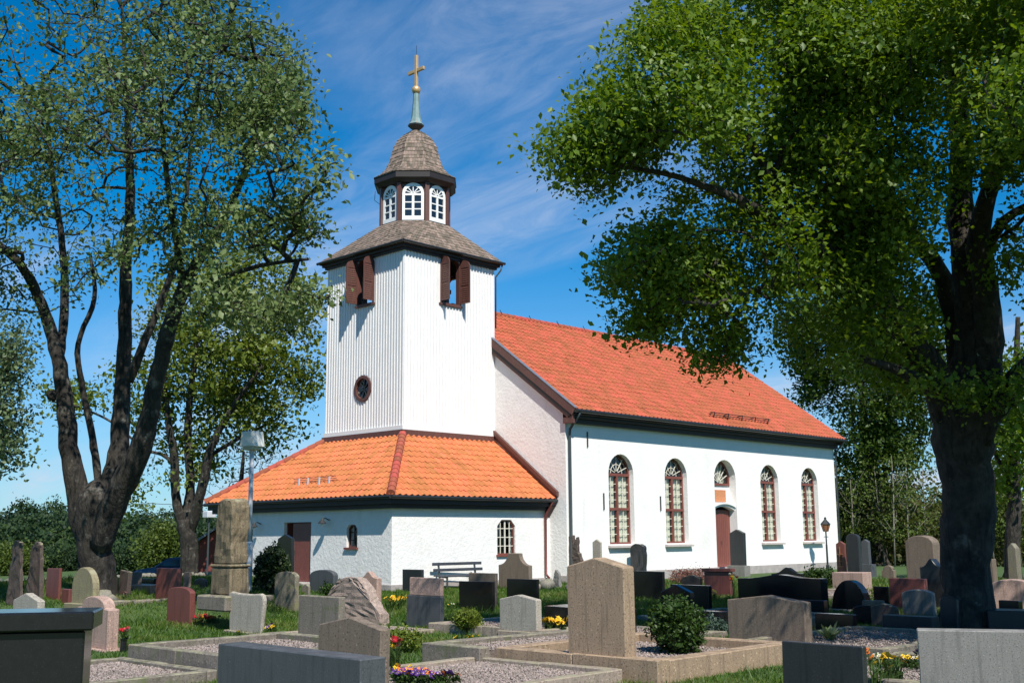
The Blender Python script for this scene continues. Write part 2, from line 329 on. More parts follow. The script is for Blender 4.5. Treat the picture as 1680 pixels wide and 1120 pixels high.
def window_nave(xc, i):
    y = .22; f = MB(); hw = HW; fw_ = .075
    ar = arch(xc, hw, ZS0, ZSP, 16); ai = arch(xc, hw-fw_, ZS0+fw_, ZSP, 16); n = len(ar)
    for (y0, y1) in ((y, y+.09),):
        vs = [(a, y0, b) for a, b in ar]+[(a, y0, b) for a, b in ai]+[(a, y1, b) for a, b in ar]+[(a, y1, b) for a, b in ai]
        f.add(vs, [(k, (k+1) % n, n+(k+1) % n, n+k) for k in range(n)]+[(n+k, n+(k+1) % n, 3*n+(k+1) % n, 3*n+k) for k in range(n)])
    for z, h in ((2.80, .10), (4.16, .11)): f.box(xc-hw+.02, xc+hw-.02, y-.02, y+.085, z-h/2, z+h/2)
    f.box(xc-.055, xc+.055, y-.012, y+.087, ZS0+.03, 2.75); f.box(xc-.055, xc+.055, y-.012, y+.087, 2.85, 4.105)
    win = f.build('window', DOORP, church)
    b = MB(); yb = y+.02
    for z0, z1, rows in ((ZS0+fw_, 2.75, 4), (2.85, 4.105, 4)):
        for s in (-1, 1):
            xa, xb = (xc-hw+fw_, xc-.055) if s < 0 else (xc+.055, xc+hw-fw_)
            b.box((xa+xb)/2-.013, (xa+xb)/2+.013, yb, yb+.03, z0, z1)
            for k in range(1, rows): zz = z0+(z1-z0)*k/rows; b.box(xa, xb, yb+.004, yb+.026, zz-.013, zz+.013)
    R = hw-fw_
    for t in (22, 55, 90, 125, 158):
        b.bar((xc+.1*math.cos(rad(t)), yb+.015, 4.22+.1*math.sin(rad(t))), (xc+R*math.cos(rad(t)), yb+.015, 4.2+R*math.sin(rad(t))), .026, .026, (0, 1, 0))
    pts = [(xc+.36*math.cos(t), yb+.015, 4.22+.36*math.sin(t)) for t in [math.pi*k/10 for k in range(11)]]
    for p, q in zip(pts, pts[1:]): b.bar(p, q, .024, .024, (0, 1, 0))
    b.build('glazing_bars', WBAR, win)
    yp = y+.045
    for (xa, xb, za, zb) in ((xc-hw+.05, xc-.03, ZS0+.05, 2.77), (xc+.03, xc+hw-.05, ZS0+.05, 2.77), (xc-hw+.05, xc-.03, 2.83, 4.12), (xc+.03, xc+hw-.05, 2.83, 4.12)):
        MB().add([(xa, yp, za), (xb, yp, za), (xb, yp, zb), (xa, yp, zb)], [(0, 1, 2, 3)]).build('pane', GLASS, win, fix=False)
    MB().add([(a, yp, b_) for a, b_ in arch(xc, hw-.05, 4.2, 4.2, 16)[2:]], [tuple(range(17))]).build('pane', GLASS, win, fix=False)
    c = MB()   # pale linen hanging behind each casement, folded, with a dark slit between
    for xa, xb in ((xc-hw+.40, xc-.05), (xc+.10, xc+hw-.02)):
        nn = 14; vs = []
        for k in range(nn+1):
            x = xa+(xb-xa)*k/nn; yy = y+.135+.018*math.sin(k*1.9+i)
            vs += [(x, yy, ZS0-.02), (x, yy, 4.1)]
        c.add(vs, [(2*k, 2*k+2, 2*k+3, 2*k+1) for k in range(nn)])
    c.build('curtain', CURT, win, fix=False)
    s = MB(); s.add([(xc-hw-.12, -.17, ZS0-.14), (xc+hw+.12, -.17, ZS0-.14), (xc+hw+.12, .2, ZS0-.14), (xc-hw-.12, .2, ZS0-.14), (xc-hw-.12, -.17, ZS0-.07), (xc+hw+.12, -.17, ZS0-.07), (xc+hw+.12, .2, ZS0+.004), (xc-hw-.12, .2, ZS0+.004)],
               [(3, 2, 1, 0), (4, 5, 6, 7), (0, 1, 5, 4), (1, 2, 6, 5), (2, 3, 7, 6), (3, 0, 4, 7)]); s.build('sill', SILL, win)
for i, x in enumerate(WX): window_nave(x, i)
# arched door bay on the south side
yb = .40
mb = MB(); mb.add([(DX-.86, yb, 3.05), (DX+.86, yb, 3.05), (DX+.86, yb, 3.93), (DX-.86, yb, 3.93)], [(0, 1, 2, 3)]); mb.build('door_bay_panel', PLASTER, church, fix=False)
f = MB(); R = .86; ar = arch(DX, R, 3.93, 4.2, 16); ai = arch(DX, R-.085, 4.03, 4.2, 16); n = len(ar)
f.add([(a, yb-.06, b) for a, b in ar]+[(a, yb-.06, b) for a, b in ai]+[(a, yb+.04, b) for a, b in ai], [(k, (k+1) % n, n+(k+1) % n, n+k) for k in range(n)]+[(n+k, n+(k+1) % n, 2*n+(k+1) % n, 2*n+k) for k in range(n)])
fan = f.build('fanlight', DOORP, church)
b = MB()
for t in (20, 45, 68, 90, 112, 135, 160): b.bar((DX+.12*math.cos(rad(t)), yb-.02, 4.08+.12*math.sin(rad(t))), (DX+.80*math.cos(rad(t)), yb-.02, 4.15+.78*math.sin(rad(t))), .03, .03, (0, 1, 0))
pts = [(DX+.4*math.cos(t), yb-.02, 4.08+.4*math.sin(t)) for t in [math.pi*k/10 for k in range(11)]]
for p, q in zip(pts, pts[1:]): b.bar(p, q, .026, .026, (0, 1, 0))
b.build('glazing_bars', WBAR, fan)
MB().add([(a, yb, b_) for a, b_ in arch(DX, .8, 4.0, 4.2, 16)], [tuple(range(19))]).build('pane', GLASS, fan, fix=False)
mb = MB(); mb.box(DX-.7, DX+.02, yb+.25, yb+.27, 4.0, 5.0); mb.box(DX+.3, DX+.8, yb+.25, yb+.27, 4.0, 5.0); mb.build('curtain', CURT, fan)
MB().box(DX-.56, DX+.58, yb-.035, yb-.002, 3.2, 3.74).build('plaque', PLAQ, church, bevel=.01)
h = MB(); nn = 12; R2 = 1.9; hh = .92
for (da, yo, th) in ((0, .30, .10), (.06, .38, .07)):
    up = []; lo = []
    for k in range(nn+1):
        x = -hh-da+(2*(hh+da))*k/nn; z = 2.80+.20*(1-(x/(hh+da))**2)+(.10 if da else 0); up.append((DX+x, z+th)); lo.append((DX+x, z))
    pl = lo+up[::-1]; h.prism(pl, lambda a, b_: (a, yb-yo+.02, b_), lambda a, b_: (a, yb, b_))
h.build('door_hood', WPAINT, church)
for s0, s1 in ((DX-.86, DX-.74), (DX+.74, DX+.86)): MB().add([(s0, yb, .28), (s1, yb, .28), (s1, yb, 3.05), (s0, yb, 3.05)], [(0, 1, 2, 3)]).build('door_jamb', DOORP, church, fix=False)
door = MB().box(DX-.74, DX+.74, yb+.01, yb+.06, .28, 2.85).build('door', DOORP, church)
for k in range(10):
    x0 = DX-.735+.147*k; MB().box(x0+.006, x0+.141, yb-.025, yb+.008, .30, 2.82).build('plank', DOORP, door, bevel=.006)
MB().tube([(DX+.05, yb-.03, 1.45), (DX+.05, yb-.08, 1.45), (DX+.05, yb-.08, 1.3)], .012, 6).build('handle', IRON, door)
MB().box(DX-.95, DX+.95, -.5, -.065, -.2, .16).build('door_step', PLINTH, church, bevel=.015)
for x, z0, z1 in ((1.28, 5.15, 5.75), (2.2, 2.75, 3.4), (5.9, 2.75, 3.35)):
    MB().box(x-.025, x+.025, -.05, -.004, z0, z1).build('wall_anchor', IRON, church, bevel=.006)

# ---- roofs
def tile_rows(O, e, u, nrm, span, slen, lim, tw=.265, th=.36, offs=0.):
    """pantiles; lim(s) gives the along-eave limits at distance s up the slope"""
    O, e, u, nrm = map(Vector, (O, e, u, nrm)); out = []
    rows = int(math.ceil(slen/th)); prof = [(0, .0), (.14, .032), (.30, .046), (.46, .032), (.60, .006), (.80, -.008), (1.0, .0)]
    for r_ in range(rows):
        s0 = r_*th-.04; s1 = min((r_+1)*th, slen)
        for c in range(int(span/tw)+1):
            a0 = c*tw
            l0, h0 = lim(max(s0, 0)); l1, h1 = lim(s1)
            if a0+tw < min(l0, l1)+.01 or a0 > max(h0, h1)-.01: continue
            pw_ = O+e*a0+u*s0; vs = []; dz = random.uniform(-.005, .005)+.014*mnoise.noise(pw_*.9); tilt = random.uniform(-.003, .003)
            for s_, lf, (lo, hi) in ((s0, .034, (l0, h0)), (s1, .010, (l1, h1))):
                for t, z in prof:
                    a = min(max(a0+t*(tw+.004), lo), hi); vs.append(O+e*a+u*s_+nrm*(z+lf+dz+tilt*t))
            k = len(prof)
            for t, z in prof: 
                a = min(max(a0+t*(tw+.004), l0), h0); vs.append(O+e*a+u*s0+nrm*(z+.008+dz))
            fs = [(i, i+1, k+i+1, k+i) for i in range(k-1)]+[(2*k+i, 2*k+i+1, i+1, i) for i in range(k-1)]
            out.append((vs, fs, random.random(), (O+e*(a0+tw/2)+u*((s0+s1)/2))))
    return out
def slab(mb, pts, nrm, t=.05):
    nrm = Vector(nrm); n = len(pts); top = [Vector(p)-nrm*.012 for p in pts]; bot = [p-nrm*t for p in top]
    mb.add(top+bot, [tuple(range(n)), tuple(reversed(range(n, 2*n)))]+[(i, n+i, n+(i+1) % n, (i+1) % n) for i in range(n)])
zeN, oeN, ovN = 6.4909, .6189, .14
zrN = zeN+RSL*(YC+oeN); sl = math.hypot(YC+oeN, zrN-zeN); cu, su = (YC+oeN)/sl, (zrN-zeN)/sl
mb = MB(); slab(mb, [(-ovN, -oeN, zeN), (L+ovN, -oeN, zeN), (L+ovN, YC, zrN), (-ovN, YC, zrN)], (0, -su, cu)); slab(mb, [(-ovN, W+oeN, zeN), (-ovN, YC, zrN), (L+ovN, YC, zrN), (L+ovN, W+oeN, zeN)], (0, su, cu))
nroof = mb.build('nave_roof', RIDGE_T, church)
mb = MB(); span = L+2*ovN
for tl in tile_rows((-ovN, -oeN, zeN), (1, 0, 0), (0, cu, su), (0, -su, cu), span, sl, lambda s: (0, span)): mb.add(*tl[:3])
for tl in tile_rows((-ovN, W+oeN, zeN), (1, 0, 0), (0, -cu, su), (0, su, cu), span, sl, lambda s: (0, span)): mb.add(*tl[:3])
mb.build('tile_field', TILE_N, nroof, kind='stuff', fix=False)
def cap_tile(p, q, r, mat_, parent, name='ridge_tile'):
    p, q = Vector(p), Vector(q); d = (q-p).normalized(); a = d.cross(Vector((0, 0, 1))).normalized(); b = a.cross(d)
    vs = []; n = 8
    for c, rr in ((p, r*1.08), (q, r*.92)):
        for k in range(n+1):
            t = math.pi*(k/n*1.3-.15); vs.append(c+a*math.cos(t)*rr+b*math.sin(t)*rr)
    fs = [(k, k+1, n+2+k, n+1+k) for k in range(n)]+[tuple(range(n+1))]
    m = MB(); m.add(vs, fs, random.random()); return m.build(name, mat_, parent, fix=False)
nr = 50
for k in range(nr):
    x0 = -ovN+(L+2*ovN)*k/nr; x1 = -ovN+(L+2*ovN)*(k+1)/nr+.04
    cap_tile((x0, YC, zrN+.0), (x1, YC, zrN-.0), .13, RIDGE_T, nroof)
hk = MB().tube([(0, -.1, .0), (0, -.06, .10), (0, .0, .15), (0, .01, .22)], .018, 5).mesh('ridge_hook')
hk.materials.append(IRON)
for k in range(11):
    o = bpy.data.objects.new('ridge_hook', hk); link(o, nroof); o.location = (.9+k*1.9, YC-.02, zrN+.03)
for (gx0, gx1, par, Pf) in ((9.6, 14.6, nroof, lambda a, s, h: (a, -oeN+cu*s-su*h, zeN+su*s+cu*h)),):
    m = MB()
    for s, h in ((.72, .14), (.74, .24)): m.tube([Pf(gx0, s, h), Pf(gx1, s, h)], .018, 6)
    for k in range(5):
        a = gx0+.25+(gx1-gx0-.5)*k/4; m.bar(Pf(a, .95, .02), Pf(a, .70, .28), .04, .03); m.bar(Pf(a, .60, .03), Pf(a, .70, .28), .04, .03)
    m.build('snow_guard', GUTTER, par)
# nave eaves, verge and rainwater goods
m = MB()
m.box(-.12, L+.12, -.22, .0, 6.02, 6.20); m.box(-.13, L+.13, -.36, .0, 6.201, 6.32); m.box(-.135, L+.135, -.52, 0, 6.321, 6.42)
m.build('eaves_cornice', DARKWD, church, bevel=.01)
m = MB(); m.tube([(-.16, -oeN-.03, zeN-.05), (L+.16, -oeN-.03, zeN-.07)], .075, 8); m.build('gutter', GUTTER, church, smooth=False)
def verge(x0, x1, s0, s1, off, h, name, mt, north=False):
    m = MB(); sg = -1 if north else 1
    P = lambda s, hh, x: (x, (W if north else 0)+sg*(-oeN+cu*s-su*hh*1.0), zeN+su*s+cu*hh)
    m.add([P(s0, off, x0), P(s0, off+h, x0), P(s1, off+h, x0), P(s1, off, x0), P(s0, off, x1), P(s0, off+h, x1), P(s1, off+h, x1), P(s1, off, x1)], [(0, 1, 2, 3), (7, 6, 5, 4), (0, 4, 5, 1), (1, 5, 6, 2), (2, 6, 7, 3), (3, 7, 4, 0)])
    return m.build(name, mt, church)
for nth in (False, True):
    verge(-ovN-.045, -ovN-.002, -.04, sl, -.24, .30, 'verge_board', BROWN, nth); verge(-ovN+.001, -.004, .12, sl, -.46, .36, 'verge_board', BROWN, nth); verge(-ovN-.02, -ovN+.0005, .05, sl, -.36, .11, 'verge_board', DARKWD, nth)
    verge(-ovN-.06, -ovN+.09, -.03, sl, .061, .025, 'verge_capping', LEADGREY, nth)
    verge(L+.005, L+ovN+.03, -.04, sl, -.34, .32, 'verge_board', BROWN, nth)
MB().box(-.13, -.005, -.5, .0, 5.98, 6.45).build('eaves_return', BROWN, church)
m = MB(); m.tube([(.12, -oeN-.03, zeN-.12), (.12, -.50, 6.18), (.13, -.13, 5.78), (.13, -.11, 5.6), (.13, -.11, .45), (.13, -.2, .25)], .055, 8)
m.build('downspout', PIPE, church, smooth=True)
m = MB(); m.tube([(L-.05, -oeN-.03, zeN-.12), (L-.05, -.48, 6.18), (L-.02, -.12, 5.8), (L-.02, -.11, .3)], .05, 8); m.build('downspout', PIPE, church, smooth=True)

# ---- porch
zw = 2.95
wwin = [2.99+.02, 2*YC-3.01]
mb = wall_fn([(PX, 0), (0, 0), (0, zw), (PX, zw)], [chamf(-2.36, .47, 1.10, 2.36, .22)], sY(PY0), .3)
wall_fn([(PY0, 0), (PY1, 0), (PY1, zw), (PY0, zw)], [chamf(y, .30, 1.42, 2.2, .13) for y in wwin]+[[(5.38, .2), (7.06, .2), (7.06, 2.33), (5.38, 2.33)]], sX(PX), .4, mb)
mb.add([(PX, PY1, 0), (0, PY1, 0), (0, PY1, zw), (PX, PY1, zw)], [(0, 1, 2, 3)])
mb.build('porch_wall', ROUGHCAST, church, fix=False)
MB().box(PX+.9, -.4, PY0+.9, PY1-.9, .1, 2.6).build('porch_shade_box', DARKIN, church)  # near-black box, indoor shade of the porch put into its colour
def small_window(fn, cx, hw, z0, z1, c, cols, rows, mt, sillm, bar, d0):
    o = chamf(cx, hw, z0, z1, c); i_ = chamf(cx, hw-.055, z0+.055, z1-.055, c*.85); n = len(o)
    f = MB().add([fn(a, b, d0) for a, b in o]+[fn(a, b, d0) for a, b in i_]+[fn(a, b, d0+.06) for a, b in i_], [(k, (k+1) % n, n+(k+1) % n, n+k) for k in range(n)]+[(n+k, n+(k+1) % n, 2*n+(k+1) % n, 2*n+k) for k in range(n)])
    wn = f.build('porch_window', mt, church, fix=False)
    b = MB()
    for k in range(1, cols):
        x = cx-hw+2*hw*k/cols; ww = .03 if (k*2 == cols) else .014; ztop = z1-.03 if abs(x-cx) < hw-c else z1-c*.6
        b.prism([(x-ww, z0), (x+ww, z0), (x+ww, ztop), (x-ww, ztop)], lambda a, q: fn(a, q, d0+.01), lambda a, q: fn(a, q, d0+.04))
    for k in range(1, rows):
        z = z0+(z1-z0)*k/rows
        b.prism([(cx-hw, z-.014), (cx+hw, z-.014), (cx+hw, z+.014), (cx-hw, z+.014)], lambda a, q: fn(a, q, d0+.013), lambda a, q: fn(a, q, d0+.037))
    b.build('glazing_bars', bar, wn)
    MB().add([fn(a, b_, d0+.03) for a, b_ in chamf(cx, hw-.03, z0+.03, z1-.03, c)], [tuple(range(6))]).build('pane', GLASS, wn, fix=False)
    MB().prism([(cx-hw-.06, z0-.06), (cx+hw+.06, z0-.06), (cx+hw+.06, z0+.01), (cx-hw-.06, z0+.01)], lambda a, q: fn(a, q, -.08), lambda a, q: fn(a, q, d0+.02)).build('sill', sillm, wn)
small_window(sY(PY0), -2.36, .47, 1.10, 2.36, .22, 4, 4, DOORP, DOORP, WBAR, .06)
for y in wwin: small_window(sX(PX), y, .30, 1.42, 2.2, .13, 2, 3, BROWN, DOORP, DARKWD, .10)
# porch doors: one leaf shut, diagonal boards; one folded back
d = MB().box(PX+.10, PX+.14, 5.42, 6.60, .2, 2.30).build('porch_door', DOORP, church)
m_ = .105; k = 0
zz = -1.4
while zz < 2.3:
    # boards fall to the south at 45 degrees, clipped to the leaf
    y0, y1, zl, zh = 5.43, 6.59, .21, 2.29; poly = []
    quad = [(y0, zz+.2), (y0, zz+.2+m_*1.3), (y1, zz+.2+m_*1.3+(y1-y0)), (y1, zz+.2+(y1-y0))]
    def clip(pl, f_):
        out = []
        for i in range(len(pl)):
            a, b = pl[i], pl[(i+1) % len(pl)]; fa, fb = f_(a), f_(b)
            if fa >= 0: out.append(a)
            if fa*fb < 0: t = fa/(fa-fb); out.append((a[0]+t*(b[0]-a[0]), a[1]+t*(b[1]-a[1])))
        return out
    pl = clip(clip(quad, lambda p: p[1]-zl), lambda p: zh-p[1])
    if len(pl) >= 3: MB().prism(pl, lambda a, q: (PX+.075, a, q), lambda a, q: (PX+.099, a, q)).build('plank', DOORP, d)
    zz += m_*1.3+.012
MB().box(PX+.05, PX+.075, 6.45, 6.48, 1.15, 1.32).build('handle', IRON, d)
MB().box(PX+.12, PX+.86, 7.0, 7.04, .2, 2.3).build('porch_door', DOORP, church)
MB().box(PX-.5, PX-.062, 5.2, 7.2, -.2, .2).build('door_step', PLINTH, church, bevel=.015)
for y, z in ((4.32, 2.33), (8.59, 2.25)):
    m = MB(); m.tube([(PX, y, z+.05), (PX-.18, y, z+.12), (PX-.3, y, z+.05)], .018, 6); m.lathe([(.02, .12), (.05, .06), (.15, -.05), (.15, -.07)], (PX-.3, y, z), 12); m.lathe([(.07, 0), (.07, .01)], (PX-.01, y, z+.05), 8)
    lp = m.build('wall_lamp', IRON, church); MB().lathe([(.01, -.17), (.06, -.14), (.07, -.09), (.03, -.06)], (PX-.3, y, z), 10).build('bulb', WPAINT, lp, smooth=True)
op = .3891; pze = 3.1499; tz = 5.55
ex0, ey0, ey1 = PX-op, PY0-op, PY1+op; tx = -TD; ty0, ty1 = YC-TW, YC+TW
runS = ty0-ey0; runW = tx-ex0; rise = tz-pze
lS = math.hypot(runS, rise); lW = math.hypot(runW, rise)
m = MB(); nS = (0, -rise/lS, runS/lS); nW = (-rise/lW, 0, runW/lW); nN = (0, rise/lS, runS/lS)
slab(m, [(ex0, ey0, pze), (0, ey0, pze), (0, ty0, tz), (tx, ty0, tz)], nS); slab(m, [(ex0, ey1, pze), (ex0, ey0, pze), (tx, ty0, tz), (tx, ty1, tz)], nW); slab(m, [(0, ey1, pze), (ex0, ey1, pze), (tx, ty1, tz), (0, ty1, tz)], nN)
proof = m.build('porch_roof', RIDGE_T, church)
tl = tile_rows((ex0, ey0, pze), (1, 0, 0), (0, runS/lS, rise/lS), nS, -ex0, lS-.06, lambda s: (runW*s/lS, -ex0-.03))
spW = ey1-ey0
tl += tile_rows((ex0, ey1, pze), (0, -1, 0), (runW/lW, 0, rise/lW), nW, spW, lW-.06, lambda s: (runS*s/lW, spW-runS*s/lW))
tl.sort(key=lambda t: (np.array(t[3])-CAM) @ FW)
m = MB()
for t in tl[300:]: m.add(*t[:3])
for t in tile_rows((0, ey1, pze), (-1, 0, 0), (0, -runS/lS, rise/lS), nN, -ex0, lS-.06, lambda s: (.03, -ex0-runW*s/lS)): m.add(*t[:3])
m.build('tile_field', TILE_P, proof, kind='stuff', fix=False)
for t in tl[:300]: MB().add(*t[:3]).build('roof_tile', TILE_P, proof, fix=False)
for (A, B) in (((ex0, ey0, pze), (tx, ty0, tz)), ((ex0, ey1, pze), (tx, ty1, tz))):
    A, B = Vector(A)+Vector((0, 0, .03)), Vector(B)+Vector((0, 0, .03)); n = 15
    for k in range(n): cap_tile(A+(B-A)*(k/n), A+(B-A)*((k+1.15)/n), .145, RIDGE_T, proof, 'hip_tile')
m = MB()
for s, h in ((1.0, .1), (1.02, .16), (1.04, .22)):
    m.tube([(ex0+runW*s/lW-rise/lW*h, 4.4, pze+rise*s/lW+runW/lW*h), (ex0+runW*s/lW-rise/lW*h, 7.0, pze+rise*s/lW+runW/lW*h)], .012, 5)
m.build('snow_guard', GUTTER, proof)
m = MB()
for y in (4.75, 5.35, 6.05, 6.6): m.bar((ex0+runW*.82/lW, y, pze+rise*.82/lW+.03), (ex0+runW*1.02/lW-rise/lW*.24, y, pze+rise*1.02/lW+.24*runW/lW), .07, .03)
m.build('guard_bracket', STEEL, proof)
m = MB()
m.box(PX-.2, -.01, PY0-.2, PY0-.002, 2.72, 2.86); m.box(PX-.33, -.01, PY0-.33, PY0-.002, 2.862, 3.03)
m.box(PX-.2, PX-.002, PY0+.001, PY1+.2, 2.721, 2.859); m.box(PX-.33, PX-.002, PY0+.001, PY1+.33, 2.863, 3.029)
m.build('porch_cornice', DARKWD, church)
m = MB(); m.tube([(ex0, ey0-.04, pze-.06), (-.02, ey0-.04, pze-.07)], .065, 8); m.tube([(ex0-.04, ey0-.04, pze-.06), (ex0-.04, ey1+.04, pze-.07)], .065, 8); m.build('gutter', GUTTER, church)
m = MB(); m.tube([(-.3, ey0-.04, pze-.1), (-.3, ey0+.1, 2.82), (-.32, PY0-.1, 2.55), (-.32, PY0-.09, .35), (-.32, PY0-.25, .2)], .05, 8); m.build('downspout', PIPER, church, smooth=True)
for A, B, hgt, x1 in (((0, ey0-.12, pze+.10), (0, ty0-.05, tz+.26), .17, -.13), ((0, ey0-.02, pze+.0), (0, ty0-.05, tz+.10), .16, -.09)):
    m = MB(); m.add([(-.003, A[1], A[2]), (-.003, B[1], B[2]), (-.003, B[1], B[2]+hgt), (-.003, A[1], A[2]+hgt), (x1, A[1], A[2]), (x1, B[1], B[2]), (x1, B[1], B[2]+hgt), (x1, A[1], A[2]+hgt)], [(0, 1, 2, 3), (7, 6, 5, 4), (0, 4, 5, 1), (1, 5, 6, 2), (2, 6, 7, 3), (3, 7, 4, 0)])
    m.build('abutment_board', BROWN, church)
MB().prism([(0, 3.03), (.0, 2.45), (-.33, 2.9), (-.4, 3.03)], lambda a, b: (-.24, PY0+a, b), lambda a, b: (-.006, PY0+a, b)).build('eaves_bracket', BROWN, church)

# ---- tower
TT = 12.80; tb = 5.74
def oph(c): return [(c-.53, 10.85), (c+.53, 10.85), (c+.53, 12.45)]+[(c+.53*math.cos(t), 12.45+.30*math.sin(t)) for t in [math.pi*k/8 for k in range(1, 8)]]+[(c-.53, 12.45)]
circ = lambda cy, cz, r, n=20: [(cy+r*math.cos(2*math.pi*k/n), cz+r*math.sin(2*math.pi*k/n)) for k in range(n)]
oyW = 6.12; oxS = -2.47
mb = wall_fn([(ty0, 5.2), (ty1, 5.2), (ty1, TT), (ty0, TT)], [oph(oyW), circ(6.2, 7.5, .44)], sX(tx), .2)
wall_fn([(tx, 5.2), (0, 5.2), (0, TT), (tx, TT)], [oph(oxS)], sY(ty0), .2, mb)
wall_fn([(ty0, 5.2), (ty1, 5.2), (ty1, TT), (ty0, TT)], [oph(oyW)], sX(0), -.2, mb)
wall_fn([(tx, 5.2), (0, 5.2), (0, TT), (tx, TT)], [oph(oxS)], sY(ty1), -.2, mb)
tower = mb.build('tower_wall', WBOARD, church, fix=False)
nb = 29
def batten(par, fn, a, z0, z1, pr=.022):
    MB().prism([(a-.026, z0), (a+.026, z0), (a+.026, z1), (a-.026, z1)], lambda p, q: fn(p, q, -pr), lambda p, q: fn(p, q, 0)).build('batten', WBOARD, par)
for k in range(nb+1):
    a = ty0+.03+(2*TW-.06)*k/nb; f = sX(tx)
    if abs(a-oyW) < .56: batten(tower, f, a, 5.9, 10.74) if abs(a-6.2) > .52 else (batten(tower, f, a, 5.9, 7.5-math.sqrt(.55**2-(a-6.2)**2)), batten(tower, f, a, 7.5+math.sqrt(.55**2-(a-6.2)**2), 10.74))
    elif abs(a-6.2) < .52: batten(tower, f, a, 5.9, 7.1); batten(tower, f, a, 7.9, TT)
    else: batten(tower, f, a, 5.9, TT)
    a = tx+.03+(TD-.06)*k/nb; batten(tower, sY(ty0), a, 5.9, 10.74 if abs(a-oxS) < .56 else TT, .036)
m = MB(); m.box(tx-.06, .0, ty0-.06, ty0-.0015, 5.74, 5.9); m.box(tx-.06, tx-.0015, ty0+.001, ty1+.06, 5.74, 5.9); m.build('skirting_board', WBOARD, church)
m = MB(); m.box(tx-.10, -.14, ty0-.10, ty0-.065, 5.5, 5.735); m.box(tx-.10, tx-.065, ty0-.06, ty1+.1, 5.5, 5.735); m.add([(tx-.1, ty0-.1, 5.735), (0, ty0-.1, 5.735), (0, ty0, 5.745), (tx-.1, ty0, 5.745)], [(0, 1, 2, 3)]); m.build('flashing_board', BROWN, church)
# round window
f = MB(); n = 24; o = circ(6.2, 7.5, .52, n); i_ = circ(6.2, 7.5, .40, n)
f.add([(tx-.06, a, b) for a, b in o]+[(tx-.06, a, b) for a, b in i_]+[(tx+.08, a, b) for a, b in i_]+[(tx+.0, a, b) for a, b in o], [(k, (k+1) % n, n+(k+1) % n, n+k) for k in range(n)]+[(n+k, n+(k+1) % n, 2*n+(k+1) % n, 2*n+k) for k in range(n)]+[(3*n+k, 3*n+(k+1) % n, (k+1) % n, k) for k in range(n)])
rw = f.build('round_window', BROWN, church, fix=False)
b = MB()
for t in (0, 45, 90, 135): b.bar((tx+.02, 6.2-.41*math.cos(rad(t+10)), 7.5-.41*math.sin(rad(t+10))), (tx+.02, 6.2+.41*math.cos(rad(t+10)), 7.5+.41*math.sin(rad(t+10))), .035, .03, (1, 0, 0))
b.build('glazing_bars', GUTTER, rw); MB().add([(tx+.05, a, b_) for a, b_ in circ(6.2, 7.5, .41, n)], [tuple(range(n))]).build('pane', GLASS, rw, fix=False)
MB().box(tx+.3, tx+.34, ty0+.3, ty1-.3, 5.3, 10.3).build('tower_shade_sheet', DARKIN, church)  # near-black sheet, shade inside the tower put into its colour
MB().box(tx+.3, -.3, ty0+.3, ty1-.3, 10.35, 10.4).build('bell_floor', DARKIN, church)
# bell openings
def opening(fn, c, shut):
    fr = MB(); o = oph(c); i_ = [(c+(a-c)*.87, 10.85+(b-10.85)*.96+.03) for a, b in o]; n = len(o)
    fr.add([fn(a, b, -.05) for a, b in o]+[fn(a, b, -.05) for a, b in i_]+[fn(a, b, .15) for a, b in i_]+[fn(a, b, 0) for a, b in o], [(k, (k+1) % n, n+(k+1) % n, n+k) for k in range(n)]+[(n+k, n+(k+1) % n, 2*n+(k+1) % n, 2*n+k) for k in range(n)]+[(3*n+k, 3*n+(k+1) % n, (k+1) % n, k) for k in range(n)])
    par = fr.build('bell_opening', BROWN, church, fix=False)
    MB().prism([(c-.6, 10.76), (c+.6, 10.76), (c+.6, 10.845), (c-.6, 10.845)], lambda a, q: fn(a, q, -.09), lambda a, q: fn(a, q, .1)).build('sill', BROWN, par)
    if not shut: return
    for s in (-1, 1):      # leaf folded out at a right angle: louvred panel in a frame
        x = c+s*.50; m = MB(); Wd = .52; tilt = .10*s
        def G(d, z, off): return fn(x+tilt*d+off, z, -.05-d)
        zt = lambda d: 12.44+.28*math.sqrt(max(0, 1-(d/Wd)**2))
        def slabp(poly, o0, o1): m.prism(poly, lambda a, q: G(a, q, o0), lambda a, q: G(a, q, o1))
        slabp([(0, 10.92), (.06, 10.92), (.06, zt(.06)), (0, zt(0))], -.022, .022); slabp([(Wd-.06, 10.92), (Wd, 10.92), (Wd, 12.44), (Wd-.06, zt(Wd-.06))], -.022, .022)
        slabp([(.06, 10.92), (Wd-.06, 10.92), (Wd-.06, 11.0), (.06, 11.0)], -.022, .022); slabp([(.06, 11.66), (Wd-.06, 11.66), (Wd-.06, 11.73), (.06, 11.73)], -.022, .022)
        slabp([(.06, 12.38)]+[(.06+(Wd-.12)*k/5, zt(.06+(Wd-.12)*k/5)) for k in range(6)]+[(Wd-.06, 12.38)], -.022, .022)
        slabp([(.05, 10.95), (Wd-.05, 10.95), (Wd-.05, 12.4), (.05, 12.4)], -.006, .006)
        lf = m.build('shutter', BROWN, par)
        lm = MB()
        for k in range(16):
            z = 11.03+k*.083
            if 11.6 < z < 11.72: continue
            if z > 12.34: break
            lm.prism([(.065, z), (Wd-.065, z), (Wd-.065, z+.05), (.065, z+.05)], lambda a, q: G(a, q, -.018+(q-z)*.3), lambda a, q: G(a, q, .018+(q-z)*.3))
        lm.build('louvre_slats', BROWN, lf, kind='stuff')
opening(sX(tx), oyW, True); opening(sY(ty0), oxS, True); opening(lambda a, b, d: (-d, a, b), oyW, False); opening(lambda a, b, d: (a, ty1-d, b), oxS, False)
